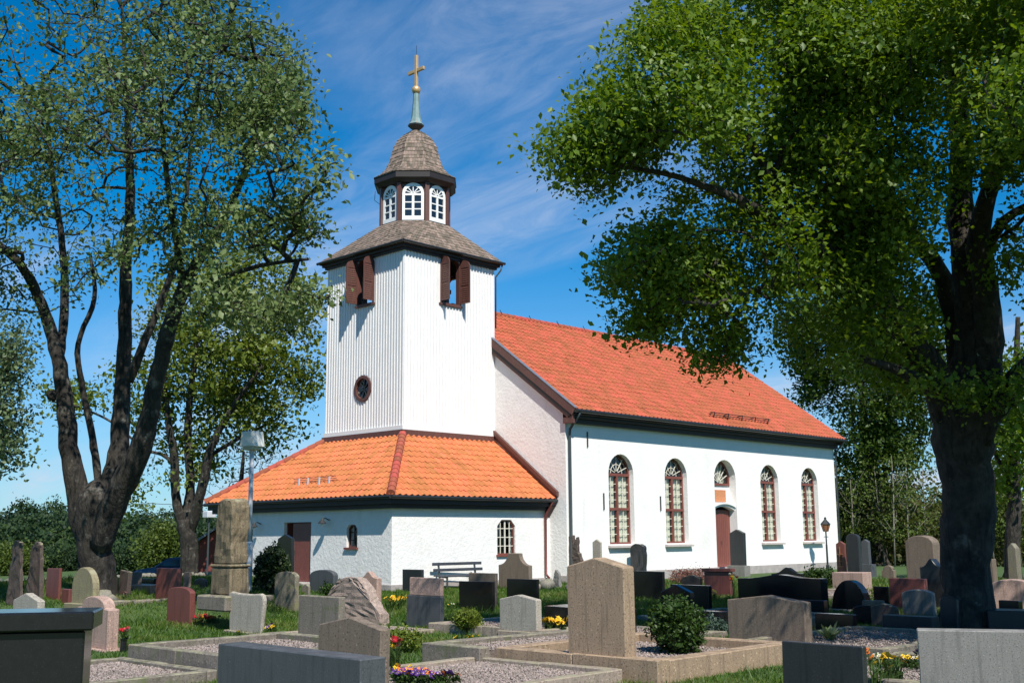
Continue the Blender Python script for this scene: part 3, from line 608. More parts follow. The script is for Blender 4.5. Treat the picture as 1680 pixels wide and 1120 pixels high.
bell = thing('church_bell', 'dark bronze bell hanging inside the open louvred belfry', 'bell', (-2.35, 6.1, 11.1))
MB().lathe([(.46, 0), (.44, .05), (.36, .2), (.29, .5), (.25, .68), (.12, .76), (.02, .78)], (0, 0, 0), 20).build('bell_body', mat('bronze', (.12, .10, .06), None, 5, .4, metal=.7), bell, smooth=True)
MB().bar((-2, 0, .92), (2, 0, .92), .16, .18).build('yoke', DARKWD, bell)
# tower eaves and shingled roof
e = TW+.47; cx, cy = -2.44, YC; ex = TD/2+.47
m2 = MB(); 
def ring(mb, a, z0, z1, ai):
    X0, X1, Y0, Y1 = cx-TD/2-a, cx+TD/2+a, cy-TW-a, cy+TW+a; x0, x1, y0, y1 = cx-TD/2+ai, cx+TD/2-ai, cy-TW+ai, cy+TW-ai
    mb.box(X0, X1, Y0, y0, z0, z1); mb.box(X0, X1, y1, Y1, z0, z1); mb.box(X0, x0, y0, y1, z0, z1); mb.box(x1, X1, y0, y1, z0, z1)
for a, z0, z1 in ((.10, 12.66, 12.76), (.19, 12.761, 12.86), (.27, 12.861, 12.94)): ring(m2, a, z0, z1, .1)
m2.build('tower_cornice', DARKWD, church)
m = MB(); q = .33; z = 12.93
m.tube([(cx-TD/2-q, cy-TW-q, z), (cx+TD/2+q, cy-TW-q, z-.01)], .06, 8); m.tube([(cx-TD/2-q, cy-TW-q, z), (cx-TD/2-q, cy+TW+q, z-.01)], .06, 8); m.build('tower_gutter', GUTTER, church)
m = MB(); m.tube([(.24, ty0-.28, 12.88), (.16, ty0-.25, 12.62), (.06, ty0-.05, 12.35), (.05, ty0-.05, 10.2)], .035, 6); m.build('tower_downspout', PIPE, church, smooth=True)
LX, LY = -2.34, 6.09
def octv(r, z, k): # corners of an octagon with flats on the axes; r = across-flats half width
    R = r/math.cos(math.pi/8); t = math.pi/8+math.pi/4*k; return Vector((LX+R*math.cos(t), LY+R*math.sin(t), z))
SQ = {0: (1, 1), 1: (-1, 1), 2: (-1, -1), 3: (1, -1)}
def facet_shingles(mb, A, B, C_, D_, step=.17, wd=.13):
    """A-B lower edge, D-C upper edge (may meet); courses of shingles proud of the sheet"""
    A, B, C_, D_ = map(Vector, (A, B, C_, D_)); n = (B-A).cross(D_-A)
    if n.length < 1e-6: n = (B-A).cross(C_-A)
    if n.length < 1e-6: n = (C_-D_).cross(A-D_)
    n.normalize()
    if n.z < 0: n = -n
    Ls = ((D_+C_)/2-(A+B)/2).length; rows = max(1, int(Ls/step))
    for r_ in range(rows):
        t0, t1 = (r_-.12)/rows, (r_+1)/rows; t0 = max(t0, -.02)
        a0, b0 = A.lerp(D_, t0), B.lerp(C_, t0); a1, b1 = A.lerp(D_, t1), B.lerp(C_, t1)
        ln = max((b0-a0).length, (b1-a1).length); cols = max(1, int(ln/wd)); sh = (.5 if r_ % 2 else 0)
        for c in range(-1, cols+1):
            f0, f1 = max(0, (c+sh+.03)/cols), min(1, (c+1+sh-.03)/cols)
            if f1 <= f0: continue
            lf = .022+random.uniform(-.007, .01)
            p = [a0.lerp(b0, f0)+n*lf, a0.lerp(b0, f1)+n*lf, a1.lerp(b1, f1)+n*.006, a1.lerp(b1, f0)+n*.006, a0.lerp(b0, f0)-n*.002, a0.lerp(b0, f1)-n*.002]
            mb.add(p, [(0, 1, 2, 3), (4, 5, 1, 0), (4, 0, 3), (5, 2, 1)], random.random())
rz0, rz1, rl = 12.95, 14.38, 1.42
sqc = [Vector((cx+sx*(TD/2+.29), cy+sy*(TW+.29), rz0)) for sx, sy in ((1, 1), (-1, 1), (-1, -1), (1, -1))]
oc = [octv(rl, rz1, k) for k in range(8)]
sheets = MB(); sh = MB()
# octagon corners k=0..7 at 22.5+45k deg: corner square i sees octagon corners 2i, 2i+1
for i in range(4):
    j = (i+1) % 4
    quad = (sqc[i], sqc[j], oc[(2*j) % 8], oc[2*i+1]); sheets.add(quad, [(0, 1, 2, 3)]); facet_shingles(sh, *quad)
    tri = (sqc[i], sqc[i], oc[2*i+1], oc[2*i]); sheets.add((sqc[i], oc[2*i+1], oc[2*i]), [(0, 1, 2)]); facet_shingles(sh, *tri)
tr_ = sheets.build('tower_roof', SHINGLE, church); sh.build('shingles', SHINGLE, tr_, kind='stuff', fix=False)
# lantern
m = MB(); m.lathe([(1.32/math.cos(math.pi/8), 14.2), (1.32/math.cos(math.pi/8), 16.2)], (LX, LY, 0), 8, math.pi/8); lant = m.build('lantern_wall', BROWN, church)
for k in range(8):
    p = octv(1.335, 0, k); t = math.pi/8+math.pi/4*k; d_ = Vector((math.cos(t), math.sin(t), 0))
    MB().bar((p.x, p.y, 14.36), (p.x, p.y, 16.1), .17, .17, tuple(d_)).build('corner_post', BROWN, lant)
DPANE = mat('dark_pane', (.012, .014, .018), None, 4, .08, spec=.9)
for k in range(8):
    t = math.pi/4*k; nv = Vector((math.cos(t), math.sin(t), 0)); tv = Vector((-nv.y, nv.x, 0)); c0 = Vector((LX, LY, 0))+nv*1.325
    P = lambda a, z, d: c0+tv*a+nv*d+Vector((0, 0, z))
    f = MB(); o = arch(0, .44, 14.42, 15.55, 12); i_ = arch(0, .33, 14.60, 15.52, 12); n = len(o)
    f.add([P(a, b, .055) for a, b in o]+[P(a, b, .055) for a, b in i_]+[P(a, b, .01) for a, b in i_]+[P(a, b, 0) for a, b in o], [(q, (q+1) % n, n+(q+1) % n, n+q) for q in range(n)]+[(n+q, n+(q+1) % n, 2*n+(q+1) % n, 2*n+q) for q in range(n)]+[(3*n+q, 3*n+(q+1) % n, (q+1) % n, q) for q in range(n)])
    lw = f.build('lantern_window', WPAINT, church, fix=False)
    f = MB(); dd = .035
    def bx(a0, a1, z0, z1, d0=.006, d1=.045): f.prism([(a0, z0), (a1, z0), (a1, z1), (a0, z1)], lambda a, q: P(a, q, d0), lambda a, q: P(a, q, d1))
    bx(-.05, .05, 14.6, 15.48); bx(-.33, .33, 15.46, 15.54, .007, .052)
    for z in (14.885, 15.175): bx(-.33, -.052, z-.022, z+.022); bx(.052, .33, z-.022, z+.022)
    for tt in (25, 52, 90, 128, 155): f.bar(P(0, 15.54, .03), P(.33*math.cos(rad(tt)), 15.52+.33*math.sin(rad(tt)), .03), .035, .03, tuple(nv))
    f.build('glazing_bars', WPAINT, lw)
    MB().add([P(a, b, .012) for a, b in arch(0, .34, 14.58, 15.52, 12)], [tuple(range(15))]).build('pane', DPANE, lw, fix=False)
    MB().prism([(-.46, 14.36), (.46, 14.36), (.46, 14.41), (-.46, 14.41)], lambda a, q: P(a, q, 0), lambda a, q: P(a, q, .11)).build('sill', GUTTER, lw)
oct8 = lambda prof: [(r/math.cos(math.pi/8), z) for r, z in prof]
MB().lathe(oct8([(1.36, 15.98), (1.50, 16.02), (1.62, 16.14), (1.66, 16.16), (1.66, 16.40), (1.5, 16.42)]), (LX, LY, 0), 8, math.pi/8).build('dome_cornice', DARKWD, church)
dome = [(1.68, 16.41), (1.42, 16.58), (1.22, 16.82), (1.07, 17.15), (.98, 17.5), (.89, 17.85), (.75, 18.15), (.52, 18.42), (.26, 18.62), (.10, 18.72)]
ds = MB(); ds.lathe(oct8([(r-.01, z-.01) for r, z in dome]), (LX, LY, 0), 8, math.pi/8); dm = ds.build('dome_roof', SHINGLE, church)
sh = MB()
for (r0, z0), (r1, z1) in zip(dome, dome[1:]):
    for k in range(8): facet_shingles(sh, octv(r0, z0, k), octv(r0, z0, (k+1) % 8), octv(r1, z1, (k+1) % 8), octv(r1, z1, k), .125, .11)
sh.build('shingles', SHINGLE, dm, kind='stuff', fix=False)
MB().lathe(oct8([(.10, 18.66), (.15, 18.75), (.31, 18.90), (.32, 18.96)]), (LX, LY, 0), 8).build('finial_cup', GUTTER, church)
MB().lathe(oct8([(.32, 18.965), (.25, 19.06), (.19, 19.25), (.155, 19.6), (.13, 20.0), (.115, 20.38)]), (LX, LY, 0), 8).build('finial', COPPER, church)
MB().lathe([(.06, 20.36), (.15, 20.40), (.19, 20.52), (.18, 20.62), (.10, 20.70), (.03, 20.72)], (LX, LY, 0), 16).build('gilded_ball', GOLD, church, smooth=True)
m = MB(); m.box(LX-.06, LX+.06, LY-.07, LY+.07, 20.70, 22.10); m.box(LX-.055, LX+.055, LY-.5, LY-.072, 21.33, 21.48); m.box(LX-.055, LX+.055, LY+.072, LY+.5, 21.33, 21.48); m.build('cross', GOLD, church, bevel=.012)
MB().tube([(LX, LY, 22.08), (LX, LY, 22.55)], .01, 5).build('lightning_rod', IRON, church)
MB().tube([octv(1.68, 16.3, 2)+Vector((-.02, .1, 0)), octv(1.62, 16.0, 2)+Vector((-.05, .2, -.1)), octv(1.45, 15.6, 2), octv(1.42, 14.5, 2)], .012, 5).build('earth_cable', IRON, church)

# ---------------------------------------------------------------- trees
def gpos(u, dep): p = atd(u, 876+FPX*1.6/dep, dep); return p[0], p[1]
BARK = mat('bark', (.062, .052, .042), (.018, .015, .012), 5, .9, bump=1.0, bscale=16, bdist=.09, bstretch=.22, streak=(9, (.012, .010, .008), .50, .66), patch=[(3.2, (.17, .16, .135), .56, .68), (2.3, (.030, .040, .015), .6, .8), (1.1, (.012, .010, .009), .54, .66)], wpos=True)
BARK2 = mat('bark_dark', (.075, .062, .050), (.016, .013, .011), 5, .9, bump=1.0, bscale=16, bdist=.09, bstretch=.22, streak=(9, (.012, .010, .008), .52, .68), patch=[(2.8, (.14, .13, .11), .60, .72), (2.0, (.030, .038, .014), .6, .8), (1.1, (.012, .010, .009), .56, .68)], wpos=True)
BIRCHB = mat('pale_bark', (.30, .27, .23), (.15, .13, .11), 8, .85, bump=.3, wpos=True)
LEAF_GREY = leaf_mat('grey_green_leaf', [(.065, .11, .030), (.10, .155, .045), (.155, .215, .07), (.25, .30, .14)], .33, .3, .5)
LEAF_LIME = leaf_mat('spring_leaf', [(.060, .115, .011), (.10, .175, .018), (.15, .235, .026), (.22, .29, .045)], .45, .35, .45)
LEAF_DEEP = leaf_mat('deep_green_leaf', [(.022, .05, .007), (.040, .080, .010), (.065, .115, .014), (.10, .15, .02)], .32, .3, .5)
LEAF_GOLD = leaf_mat('yellow_green_leaf', [(.065, .105, .012), (.11, .155, .02), (.16, .21, .03), (.24, .26, .05)], .38, .35, .45)
LEAF_PALE = leaf_mat('pale_leaf', [(.07, .115, .05), (.11, .16, .07), (.16, .21, .10)], .3, .35, .5)
LEAF_WOOD = leaf_mat('wood_leaf', [(.010, .026, .014), (.018, .040, .018), (.030, .058, .018), (.065, .10, .022)], .15, .2, .6)
LEAF_BUSH = leaf_mat('bush_leaf', [(.05, .08, .012), (.075, .115, .018), (.11, .15, .025)], .3, .3, .5)
LEAF_FIR = leaf_mat('conifer_leaf', [(.010, .020, .006), (.018, .034, .008), (.035, .055, .012)], .12, .3, .5)
LEAF_THUJA = leaf_mat('thuja_leaf', [(.016, .040, .006), (.030, .065, .010), (.055, .095, .016)], .2, .3, .5)

def leaves(C, K, sig, ln, mat_, parent, name='crown', flat=.75, upb=.5, center=None, wid=.62, kind='stuff', crnd=None):
    C = np.asarray(C, float); n = len(C); idx = np.repeat(np.arange(n), K); M = len(idx)
    sg = (np.asarray(sig)[idx] if np.ndim(sig) else np.full(M, sig))
    off = rng.normal(size=(M, 3))*sg[:, None]; off[:, 2] *= flat; pos = C[idx]+off
    cn = rng.normal(size=(n, 3))*.6; cn[:, 2] += upb
    nn = rng.normal(size=(M, 3))*.5+cn[idx]; nn /= np.linalg.norm(nn, axis=1)[:, None]
    ax = np.cross(nn, rng.normal(size=(M, 3))); ax /= np.linalg.norm(ax, axis=1)[:, None]+1e-9; ax[:, 2] -= .25
    bx = np.cross(nn, ax); L_ = ln*rng.uniform(.5, 1.45, M)[:, None]
    v0 = pos-ax*L_*.5; v2 = pos+ax*L_*.5; fold = nn*L_*.12; v1 = pos+bx*L_*wid*.5+fold-ax*L_*.06; v3 = pos-bx*L_*wid*.5+fold-ax*L_*.06
    V = np.stack([v0, v1, v2, v3], 1).reshape(-1, 3); q = np.arange(M)[:, None]*4
    F = np.concatenate([q+np.array([[0, 1, 2]]), q+np.array([[0, 2, 3]])], 0)
    base = (rng.random(n) if crnd is None else crnd)[idx]; r = np.clip(base*.55+rng.random(M)*.5, 0, 1)
    me = np_mesh(name, V, F, np.concatenate([r, r])); return mk(name, me, mat_, parent, False, kind)

def smooth_poly(P, step=.22):
    P = np.asarray(P, float); out = []
    n = len(P)
    for i in range(n-1):
        p0 = P[max(i-1, 0)]; p1 = P[i]; p2 = P[i+1]; p3 = P[min(i+2, n-1)]
        m = max(2, int(np.linalg.norm(p2[:3]-p1[:3])/step))
        for k in range(m):
            t = k/m; out.append(.5*((2*p1)+(-p0+p2)*t+(2*p0-5*p1+4*p2-p3)*t*t+(-p0+3*p1-3*p2+p3)*t**3))
    out.append(P[-1]); return np.array(out)

def tree(name, label, cat, base, limbs, blobs, ncl, K, sig, ln, lmat, bmat, group=None, tip=.012, wob=.05, seglen=.6, upb=.5, maxd=9., nside=14, flare=1.3, exp_=.46, gap=-.06, gapf=.62):
    """limbs: polylines of (u, v, depth, diameter in picture units) sighted from the survey point; blobs: crown masses (u, v, ru, rv, depth, rdepth, weight)"""
    bx_, by_ = base; bz = float(gz(bx_, by_)); root = thing(name, label, cat, (bx_, by_, bz), 0, group); o3 = np.array([bx_, by_, bz])
    pos = []; par = []; mr = []
    chains = []
    for li, lb in enumerate(limbs):
        W_ = np.array([[*atd(u, v, d), dm/2*d/FPX] for u, v, d, dm in lb])
        if li == 0:
            W_[0, :3] = (bx_, by_, bz-.3)
        S_ = smooth_poly(W_); jit = rng.normal(size=(len(S_), 3))*wob*np.minimum(S_[:, 3:4], .25)*1.2; S_[1:, :3] += jit[1:]
        ids = []
        if pos:
            d = np.linalg.norm(np.array(pos)-S_[0, :3], axis=1); j = int(np.argmin(d)); prev = j; ids.append(j)
        else: prev = -1
        for k, s in enumerate(S_):
            r = s[3]
            pos.append(s[:3]); par.append(prev); mr.append(r); prev = len(pos)-1; ids.append(prev)
        chains.append((S_, ids))
    nsk = len(pos)
    # crown points
    bl = np.array(blobs, float); wts = bl[:, 6]*bl[:, 2]*bl[:, 3]; wts /= wts.sum()
    pick = rng.choice(len(bl), ncl, p=wts); q = rng.normal(size=(ncl, 3)); q /= np.linalg.norm(q, axis=1)[:, None]; q *= (rng.random(ncl)**.42)[:, None]
    C = np.array([atd(bl[i, 0]+a*bl[i, 2], bl[i, 1]+b*bl[i, 3], bl[i, 4]+c*bl[i, 5]) for i, (a, b, c) in zip(pick, q)])
    C = C[C[:, 2] > bz+1.2]
    gn = np.array([mnoise.noise(Vector(c)*gapf+Vector((3.1, 0, 0)))+.4*mnoise.noise(Vector(c)*gapf*2.3) for c in C]); C = C[gn > gap]
    P = np.zeros((nsk+len(C)*24, 3)); P[:nsk] = pos; cnt = nsk
    d0 = np.array([np.min(np.linalg.norm(P[:nsk]-c, axis=1)) for c in C]); C = C[np.argsort(d0)]
    keep = []
    for c in C:
        dv = np.linalg.norm(P[:cnt]-c, axis=1); pen = np.maximum(0, P[:cnt, 2]-c[2])*.5; lowp = (P[:cnt, 2] < bz+1.5)*5.
        j = int(np.argmin(dv+pen+lowp)); d = dv[j]
        if d > maxd: continue
        n = max(1, int(math.ceil(d/seglen))); n = min(n, 20); a = P[j]
        bend = rng.normal(size=3)*.10*d; bend[2] += .07*d; prev = j
        for k in range(1, n+1):
            t = k/n; p = a+(c-a)*t+bend*4*t*(1-t)*.5; 
            if k < n: p = p+rng.normal(size=3)*.035*min(d, 2)
            P[cnt] = p; par.append(prev); mr.append(0.); prev = cnt; cnt += 1
        keep.append(c)
    C = np.array(keep); P = P[:cnt]
    par = np.array(par); tips = np.zeros(cnt); ch = [[] for _ in range(cnt)]
    for i in range(cnt):
        if par[i] >= 0: ch[par[i]].append(i)
    for i in range(cnt-1, -1, -1):
        if not ch[i]: tips[i] += 1
        if par[i] >= 0 and par[i] < i: tips[par[i]] += tips[i]
    R = np.maximum(tip*np.maximum(tips, 1)**exp_, 0); R = np.minimum(R, .16)
    # limbs as thick tubes, everything else as thin branch chains
    tk = MB()
    for ci, (S_, ids) in enumerate(chains):
        pts = [tuple(s[:3]) for s in S_]; rs = [max(s[3], .02) for s in S_]
        b0 = len(tk.v); tk.tube(pts, rs, nside+ (6 if ci == 0 else 0))
        for vi in range(b0, len(tk.v)):
            v = Vector(tk.v[vi]); k = (vi-b0)//(nside+(6 if ci == 0 else 0)); r = rs[min(k, len(rs)-1)]; c = Vector(pts[min(k, len(pts)-1)])
            nf = 1+.16*mnoise.noise(v*1.4/max(r*2.2, .25))+.11*mnoise.noise(v*5)+.05*mnoise.noise(v*11)
            if ci == 0:
                hgt = v.z-bz; fl = 1+(flare-1)*math.exp(-max(hgt, 0)*3.0)*(.55+.45*math.cos(5*math.atan2(v.y-c.y, v.x-c.x)+1.3)); nf *= fl
            tk.v[vi] = tuple(c+(v-c)*nf)
    tk.v = [tuple(np.array(v)-o3) for v in tk.v]
    tk.build('trunk', bmat, root, smooth=True, fix=False)
    br = MB()
    for i in range(nsk, cnt):
        p = par[i]
        first = p < nsk or (ch[p] and max(ch[p], key=lambda c_: tips[c_]) != i)
        if not first: continue
        pts = [P[p]]; rs = [R[i]*.95]; k = i
        while True:
            pts.append(P[k]); rs.append(R[k])
            if not ch[k]: break
            k = max(ch[k], key=lambda c_: tips[c_])
        rs[-1] = .004
        br.tube([tuple(np.array(x)-o3) for x in pts], rs, 5 if rs[0] > .03 else 4 if rs[0] > .02 else 3, cap=False)
    br.build('branches', bmat, root, smooth=True, kind='stuff', fix=False)
    if K:
        Cc = C-o3; leaves(Cc, K, sig, ln, lmat, root, upb=upb, crnd=np.array([.5+.5*mnoise.noise(Vector(c)*.55) for c in Cc])*.8+rng.random(len(Cc))*.2)
    return root

d = 28.
tree('maple_tree', 'huge old many-stemmed tree with grey-green leaves left of the church', 'tree', gpos(160, d),
     [[(157, 975, d, 64), (156, 925, d, 57), (155, 883, d, 60), (157, 840, d, 67), (160, 808, d, 57), (162, 788, d, 17)],
      [(148, 890, d, 38), (136, 850, d, 40), (126, 800, d, 36), (114, 730, d, 30), (105, 650, d+.2, 26), (95, 585, d+.3, 22), (78, 525, d+.5, 19), (42, 445, d, 15), (2, 405, d-.3, 13), (-60, 350, d, 7)],
      [(97, 590, d+.3, 15), (106, 500, d+1, 14), (102, 400, d+1.3, 11), (84, 270, d+1.2, 9), (70, 130, d+1, 5)],
      [(168, 850, d+.2, 15), (152, 720, d+.8, 12), (136, 640, d+1, 10), (128, 565, d+1, 9), (155, 490, d+1.2, 8), (148, 420, d+1.2, 5)],
      [(164, 890, d, 40), (178, 830, d+.1, 43), (189, 775, d+.3, 38), (199, 690, d+.5, 29), (204, 570, d+.5, 24), (206, 450, d+.4, 19), (214, 310, d+.6, 15), (208, 160, d+.5, 9), (200, 10, d, 5)],
      [(162, 895, d-.2, 40), (180, 845, d-.3, 43), (204, 790, d-.5, 41), (232, 735, d-.8, 36), (252, 650, d-1, 28), (272, 560, d-1.2, 26), (300, 475, d-1.5, 22), (335, 415, d-1.7, 17), (382, 330, d-1.8, 13), (425, 215, d-2, 8), (440, 120, d-2, 5)],
      [(212, 625, d, 15), (245, 540, d-.2, 13), (272, 475, d, 11), (300, 375, d+.5, 9), (312, 250, d+1, 6), (330, 120, d+1, 5)],
      [(298, 478, d-1.5, 14), (365, 455, d-2, 10), (430, 435, d-3.5, 7), (505, 425, d-4.5, 5)],
      [(300, 470, d-1.5, 15), (290, 400, d-2.5, 11), (275, 300, d-3.5, 9), (260, 160, d-4, 5)],
      [(92, 650, d+.2, 21), (80, 648, d+.2, 15)]],
     [(190, 130, 330, 170, d, 5, 1.0), (390, 240, 150, 190, d-3.5, 3, .9), (50, 330, 130, 190, d, 4, .9), (455, 400, 100, 90, d-5, 2, 1.1), (250, 380, 180, 70, d-3, 2.5, .8), (240, -120, 300, 140, d, 5, .5), (350, 110, 150, 150, d-3, 3, .9), (40, 480, 80, 60, d, 2.5, .7), (495, 310, 70, 110, d-4.5, 1.6, .9), (480, 180, 55, 80, d-4, 2, .6), (-90, 250, 120, 300, d, 4, .5), (470, 480, 75, 40, d-5, 1.6, .9), (130, 470, 60, 40, d, 2, .5), (515, 410, 55, 100, d-5, 1.5, 2.2), (430, 470, 110, 70, d-5, 1.6, 1.8), (530, 320, 38, 90, d-5, 1.2, 2.0), (330, 500, 70, 50, d-4, 1.5, .6)],
     6600, 15, .20, .115, LEAF_GREY, BARK, tip=.0135, seglen=.5, exp_=.40, gap=.0)
d = 21.2
tree('linden_tree', 'towering broad tree with a dark trunk and bright spring leaves beside the path', 'tree', gpos(1588, d),
     [[(1588, 1045, d, 96), (1588, 990, d, 84), (1588, 900, d, 80), (1588, 800, d, 84), (1582, 720, d, 96), (1585, 660, d, 112), (1590, 625, d, 84)],
      [(1560, 690, d, 62), (1530, 610, d-.3, 50), (1492, 555, d-.6, 44), (1445, 490, d-1, 38), (1390, 435, d-1.6, 32), (1310, 385, d-2.2, 24), (1215, 330, d-2.8, 16), (1110, 290, d-3.2, 9), (1000, 270, d-3.4, 5)],
      [(1572, 600, d+.5, 34), (1548, 460, d+.7, 28), (1482, 365, d+.4, 24), (1437, 280, d, 18), (1380, 170, d-.4, 12), (1330, 60, d-.8, 7)],
      [(1590, 640, d, 66), (1598, 540, d, 58), (1590, 450, d, 50), (1575, 360, d+.3, 42), (1577, 240, d+.5, 34), (1562, 110, d+.8, 26), (1545, -40, d+1, 16), (1530, -200, d+1, 8)],
      [(1612, 660, d-.2, 52), (1622, 560, d-.4, 46), (1612, 450, d-.6, 40), (1606, 390, d-.8, 34), (1628, 300, d-1, 28), (1672, 230, d-1.2, 24), (1750, 130, d-1.4, 16), (1800, 20, d-1.5, 8)],
      [(1618, 410, d-.6, 20), (1645, 365, d-.8, 16), (1690, 335, d-1, 12), (1780, 300, d-1, 6)],
      [(1606, 720, d-.3, 40), (1636, 665, d-.6, 36), (1662, 630, d-.8, 32), (1720, 560, d-1, 24), (1800, 520, d-1.2, 12)],
      [(1450, 495, d-1, 20), (1350, 470, d-1.8, 15), (1260, 470, d-2.6, 10), (1170, 500, d-3.2, 5)],
      [(1320, 390, d-2.1, 15), (1240, 250, d-2.6, 11), (1170, 140, d-3, 6)],
      [(1545, 640, d-.3, 26), (1480, 610, d-1.4, 18), (1420, 590, d-2, 10)]],
     [(1130, 190, 190, 160, d-2.6, 2.6, 1.0), (1010, 240, 95, 95, d-3.2, 1.6, 1.0), (935, 250, 45, 45, d-3.4, .8, .8), (1090, 420, 115, 90, d-1.4, 2, 1.0), (1160, 490, 120, 70, d-1.4, 1.8, 1.1), (1180, 575, 45, 40, d-1.4, .8, .9), (1060, 535, 55, 25, d-1.4, .8, .8), (1310, 290, 170, 170, d-1.5, 3, 1.0), (1330, 70, 190, 140, d-1, 3.4, 1.0), (1120, 40, 70, 60, d-2.6, 2, .8), (1340, 440, 110, 80, d-1.5, 2.2, 1.0), (1560, 60, 170, 160, d, 3.5, .8), (1260, -120, 250, 120, d-1, 3.2, .5), (1590, -150, 200, 120, d, 3.2, .5), (1665, 440, 60, 70, d-1, 2, .4), (1430, 540, 110, 60, d-1, 2, .8), (1690, 130, 90, 160, d-1, 2.5, .6), (1790, 300, 110, 350, d-1, 3, .4), (1500, 620, 60, 30, d-1, 1.3, .5), (1670, 640, 50, 30, d-1.2, 1.2, .6), (1440, 620, 70, 35, d+2, 1.5, .6), (1000, 340, 60, 40, d-1.4, 1, .7), (1400, 90, 190, 170, d-2.5, 1.8, .8), (1620, 110, 150, 190, d-2.5, 1.8, .7), (1480, 330, 110, 120, d-2, 1.6, .7), (1440, 480, 90, 90, d, 2, .7), (1530, 520, 70, 60, d+1.5, 1.5, .6), (1650, 250, 60, 60, d-2, 1.5, .5), (1330, 540, 70, 70, d-.5, 1.8, 1.0), (1290, 480, 70, 60, d-1.5, 1.6, .9), (1400, 420, 120, 100, d-1, 2, .8), (1750, 650, 90, 120, d-2, 1.6, .4), (1880, 110, 290, 240, d-5.6, 2.4, .45), (1800, -180, 250, 180, d-4.5, 2.4, .4), (1440, 560, 90, 60, d+1, 2, .7), (1590, 650, 40, 25, d-1.5, .8, .5)],
     7200, 52, .22, .098, LEAF_LIME, BARK2, tip=.008, seglen=.5, upb=.8, exp_=.42)
xy = CAM[:2]+HF*12.2+HR*12.6; uv = lambda z_, f_, r_: proj((CAM[0]+HF[0]*f_+HR[0]*r_, CAM[1]+HF[1]*f_+HR[1]*r_, z_))
def at2(z_, f_, r_): u_, v_ = uv(z_, f_, r_); return u_, v_, float((np.array([CAM[0]+HF[0]*f_+HR[0]*r_, CAM[1]+HF[1]*f_+HR[1]*r_, z_])-CAM) @ FW)
a0, a1, a2 = at2(0, 12.2, 12.6), at2(5, 12.2, 12.6), at2(11, 12.6, 12.9)
tree('linden_tree', 'next linden of the row, just past the right edge of the graves', 'tree', tuple(xy), [[(*a0, 110), (*a1, 90), (*a2, 40)]],
     [(*at2(9., 12.4, 12.6)[:2], 420, 420, at2(9., 12.4, 12.6)[2], 3.6, 1), (*at2(8.5, 15.5, 12.4)[:2], 330, 330, at2(8.5, 15.5, 12.4)[2], 2.5, .8)], 900, 30, .34, .2, LEAF_LIME, BARK2, tip=.012, upb=.8, gap=-.2)
d = 53.
tree('maple_tree', 'yellow-green maple with forked trunk beyond the porch roof', 'tree', gpos(312, d),
     [[(312, 945, d, 32), (310, 905, d, 28), (306, 870, d, 29), (305, 850, d, 28)],
      [(300, 870, d, 17), (288, 810, d, 15), (286, 750, d, 14), (275, 680, d, 11), (268, 600, d, 8), (280, 520, d, 5)],
      [(305, 860, d, 18), (312, 790, d+.3, 15), (308, 700, d+.4, 12), (318, 600, d, 8), (330, 500, d, 5)],
      [(312, 870, d, 18), (332, 800, d-.4, 16), (346, 735, d-.5, 13), (380, 670, d-.6, 9), (430, 600, d-.8, 6)],
      [(285, 760, d, 7), (265, 745, d, 6), (235, 735, d, 4), (180, 690, d, 4), (110, 660, d, 3)],
      [(340, 750, d, 7), (390, 720, d, 6), (450, 690, d, 4)]],
     [(400, 600, 125, 110, d+1, 4, 1.0), (320, 540, 110, 110, d+1, 4, .9), (465, 520, 65, 90, d+1, 2.5, 1.0), (345, 690, 120, 60, d+1, 3, .9), (440, 690, 70, 45, d+1, 2, .9), (130, 650, 75, 32, d+1, 1.5, 1.0), (215, 800, 30, 40, d+1, 1.3, .8), (230, 640, 70, 60, d+1, 2, .6), (390, 450, 100, 80, d+1, 4, .6), (505, 610, 25, 70, d+1, 1.5, .9), (300, 760, 60, 50, d+1, 1.5, .6)],
     1500, 34, .42, .22, LEAF_GOLD, BARK, tip=.010, upb=.7, flare=1.4)
d = 26.
tree('ash_tree', 'slender tree at the left edge with drooping pale twigs', 'tree', gpos(-190, d),
     [[(-190, 1000, d, 60), (-185, 850, d, 48), (-170, 700, d, 42), (-140, 560, d, 34), (-100, 450, d, 22), (-70, 360, d, 10)],
      [(-165, 680, d, 20), (-100, 600, d, 14), (-40, 560, d, 9), (20, 600, d, 4)], [(-170, 720, d, 16), (-90, 690, d, 11), (-30, 690, d, 6), (15, 730, d, 3)]],
     [(-40, 620, 80, 120, d, 1.8, 1), (10, 700, 38, 90, d, 1, 1.1), (15, 580, 38, 90, d, 1, .9), (-130, 500, 110, 180, d, 2.4, .6)],
     620, 30, .24, .10, LEAF_PALE, BARK, tip=.007, seglen=.5)
d = 66.
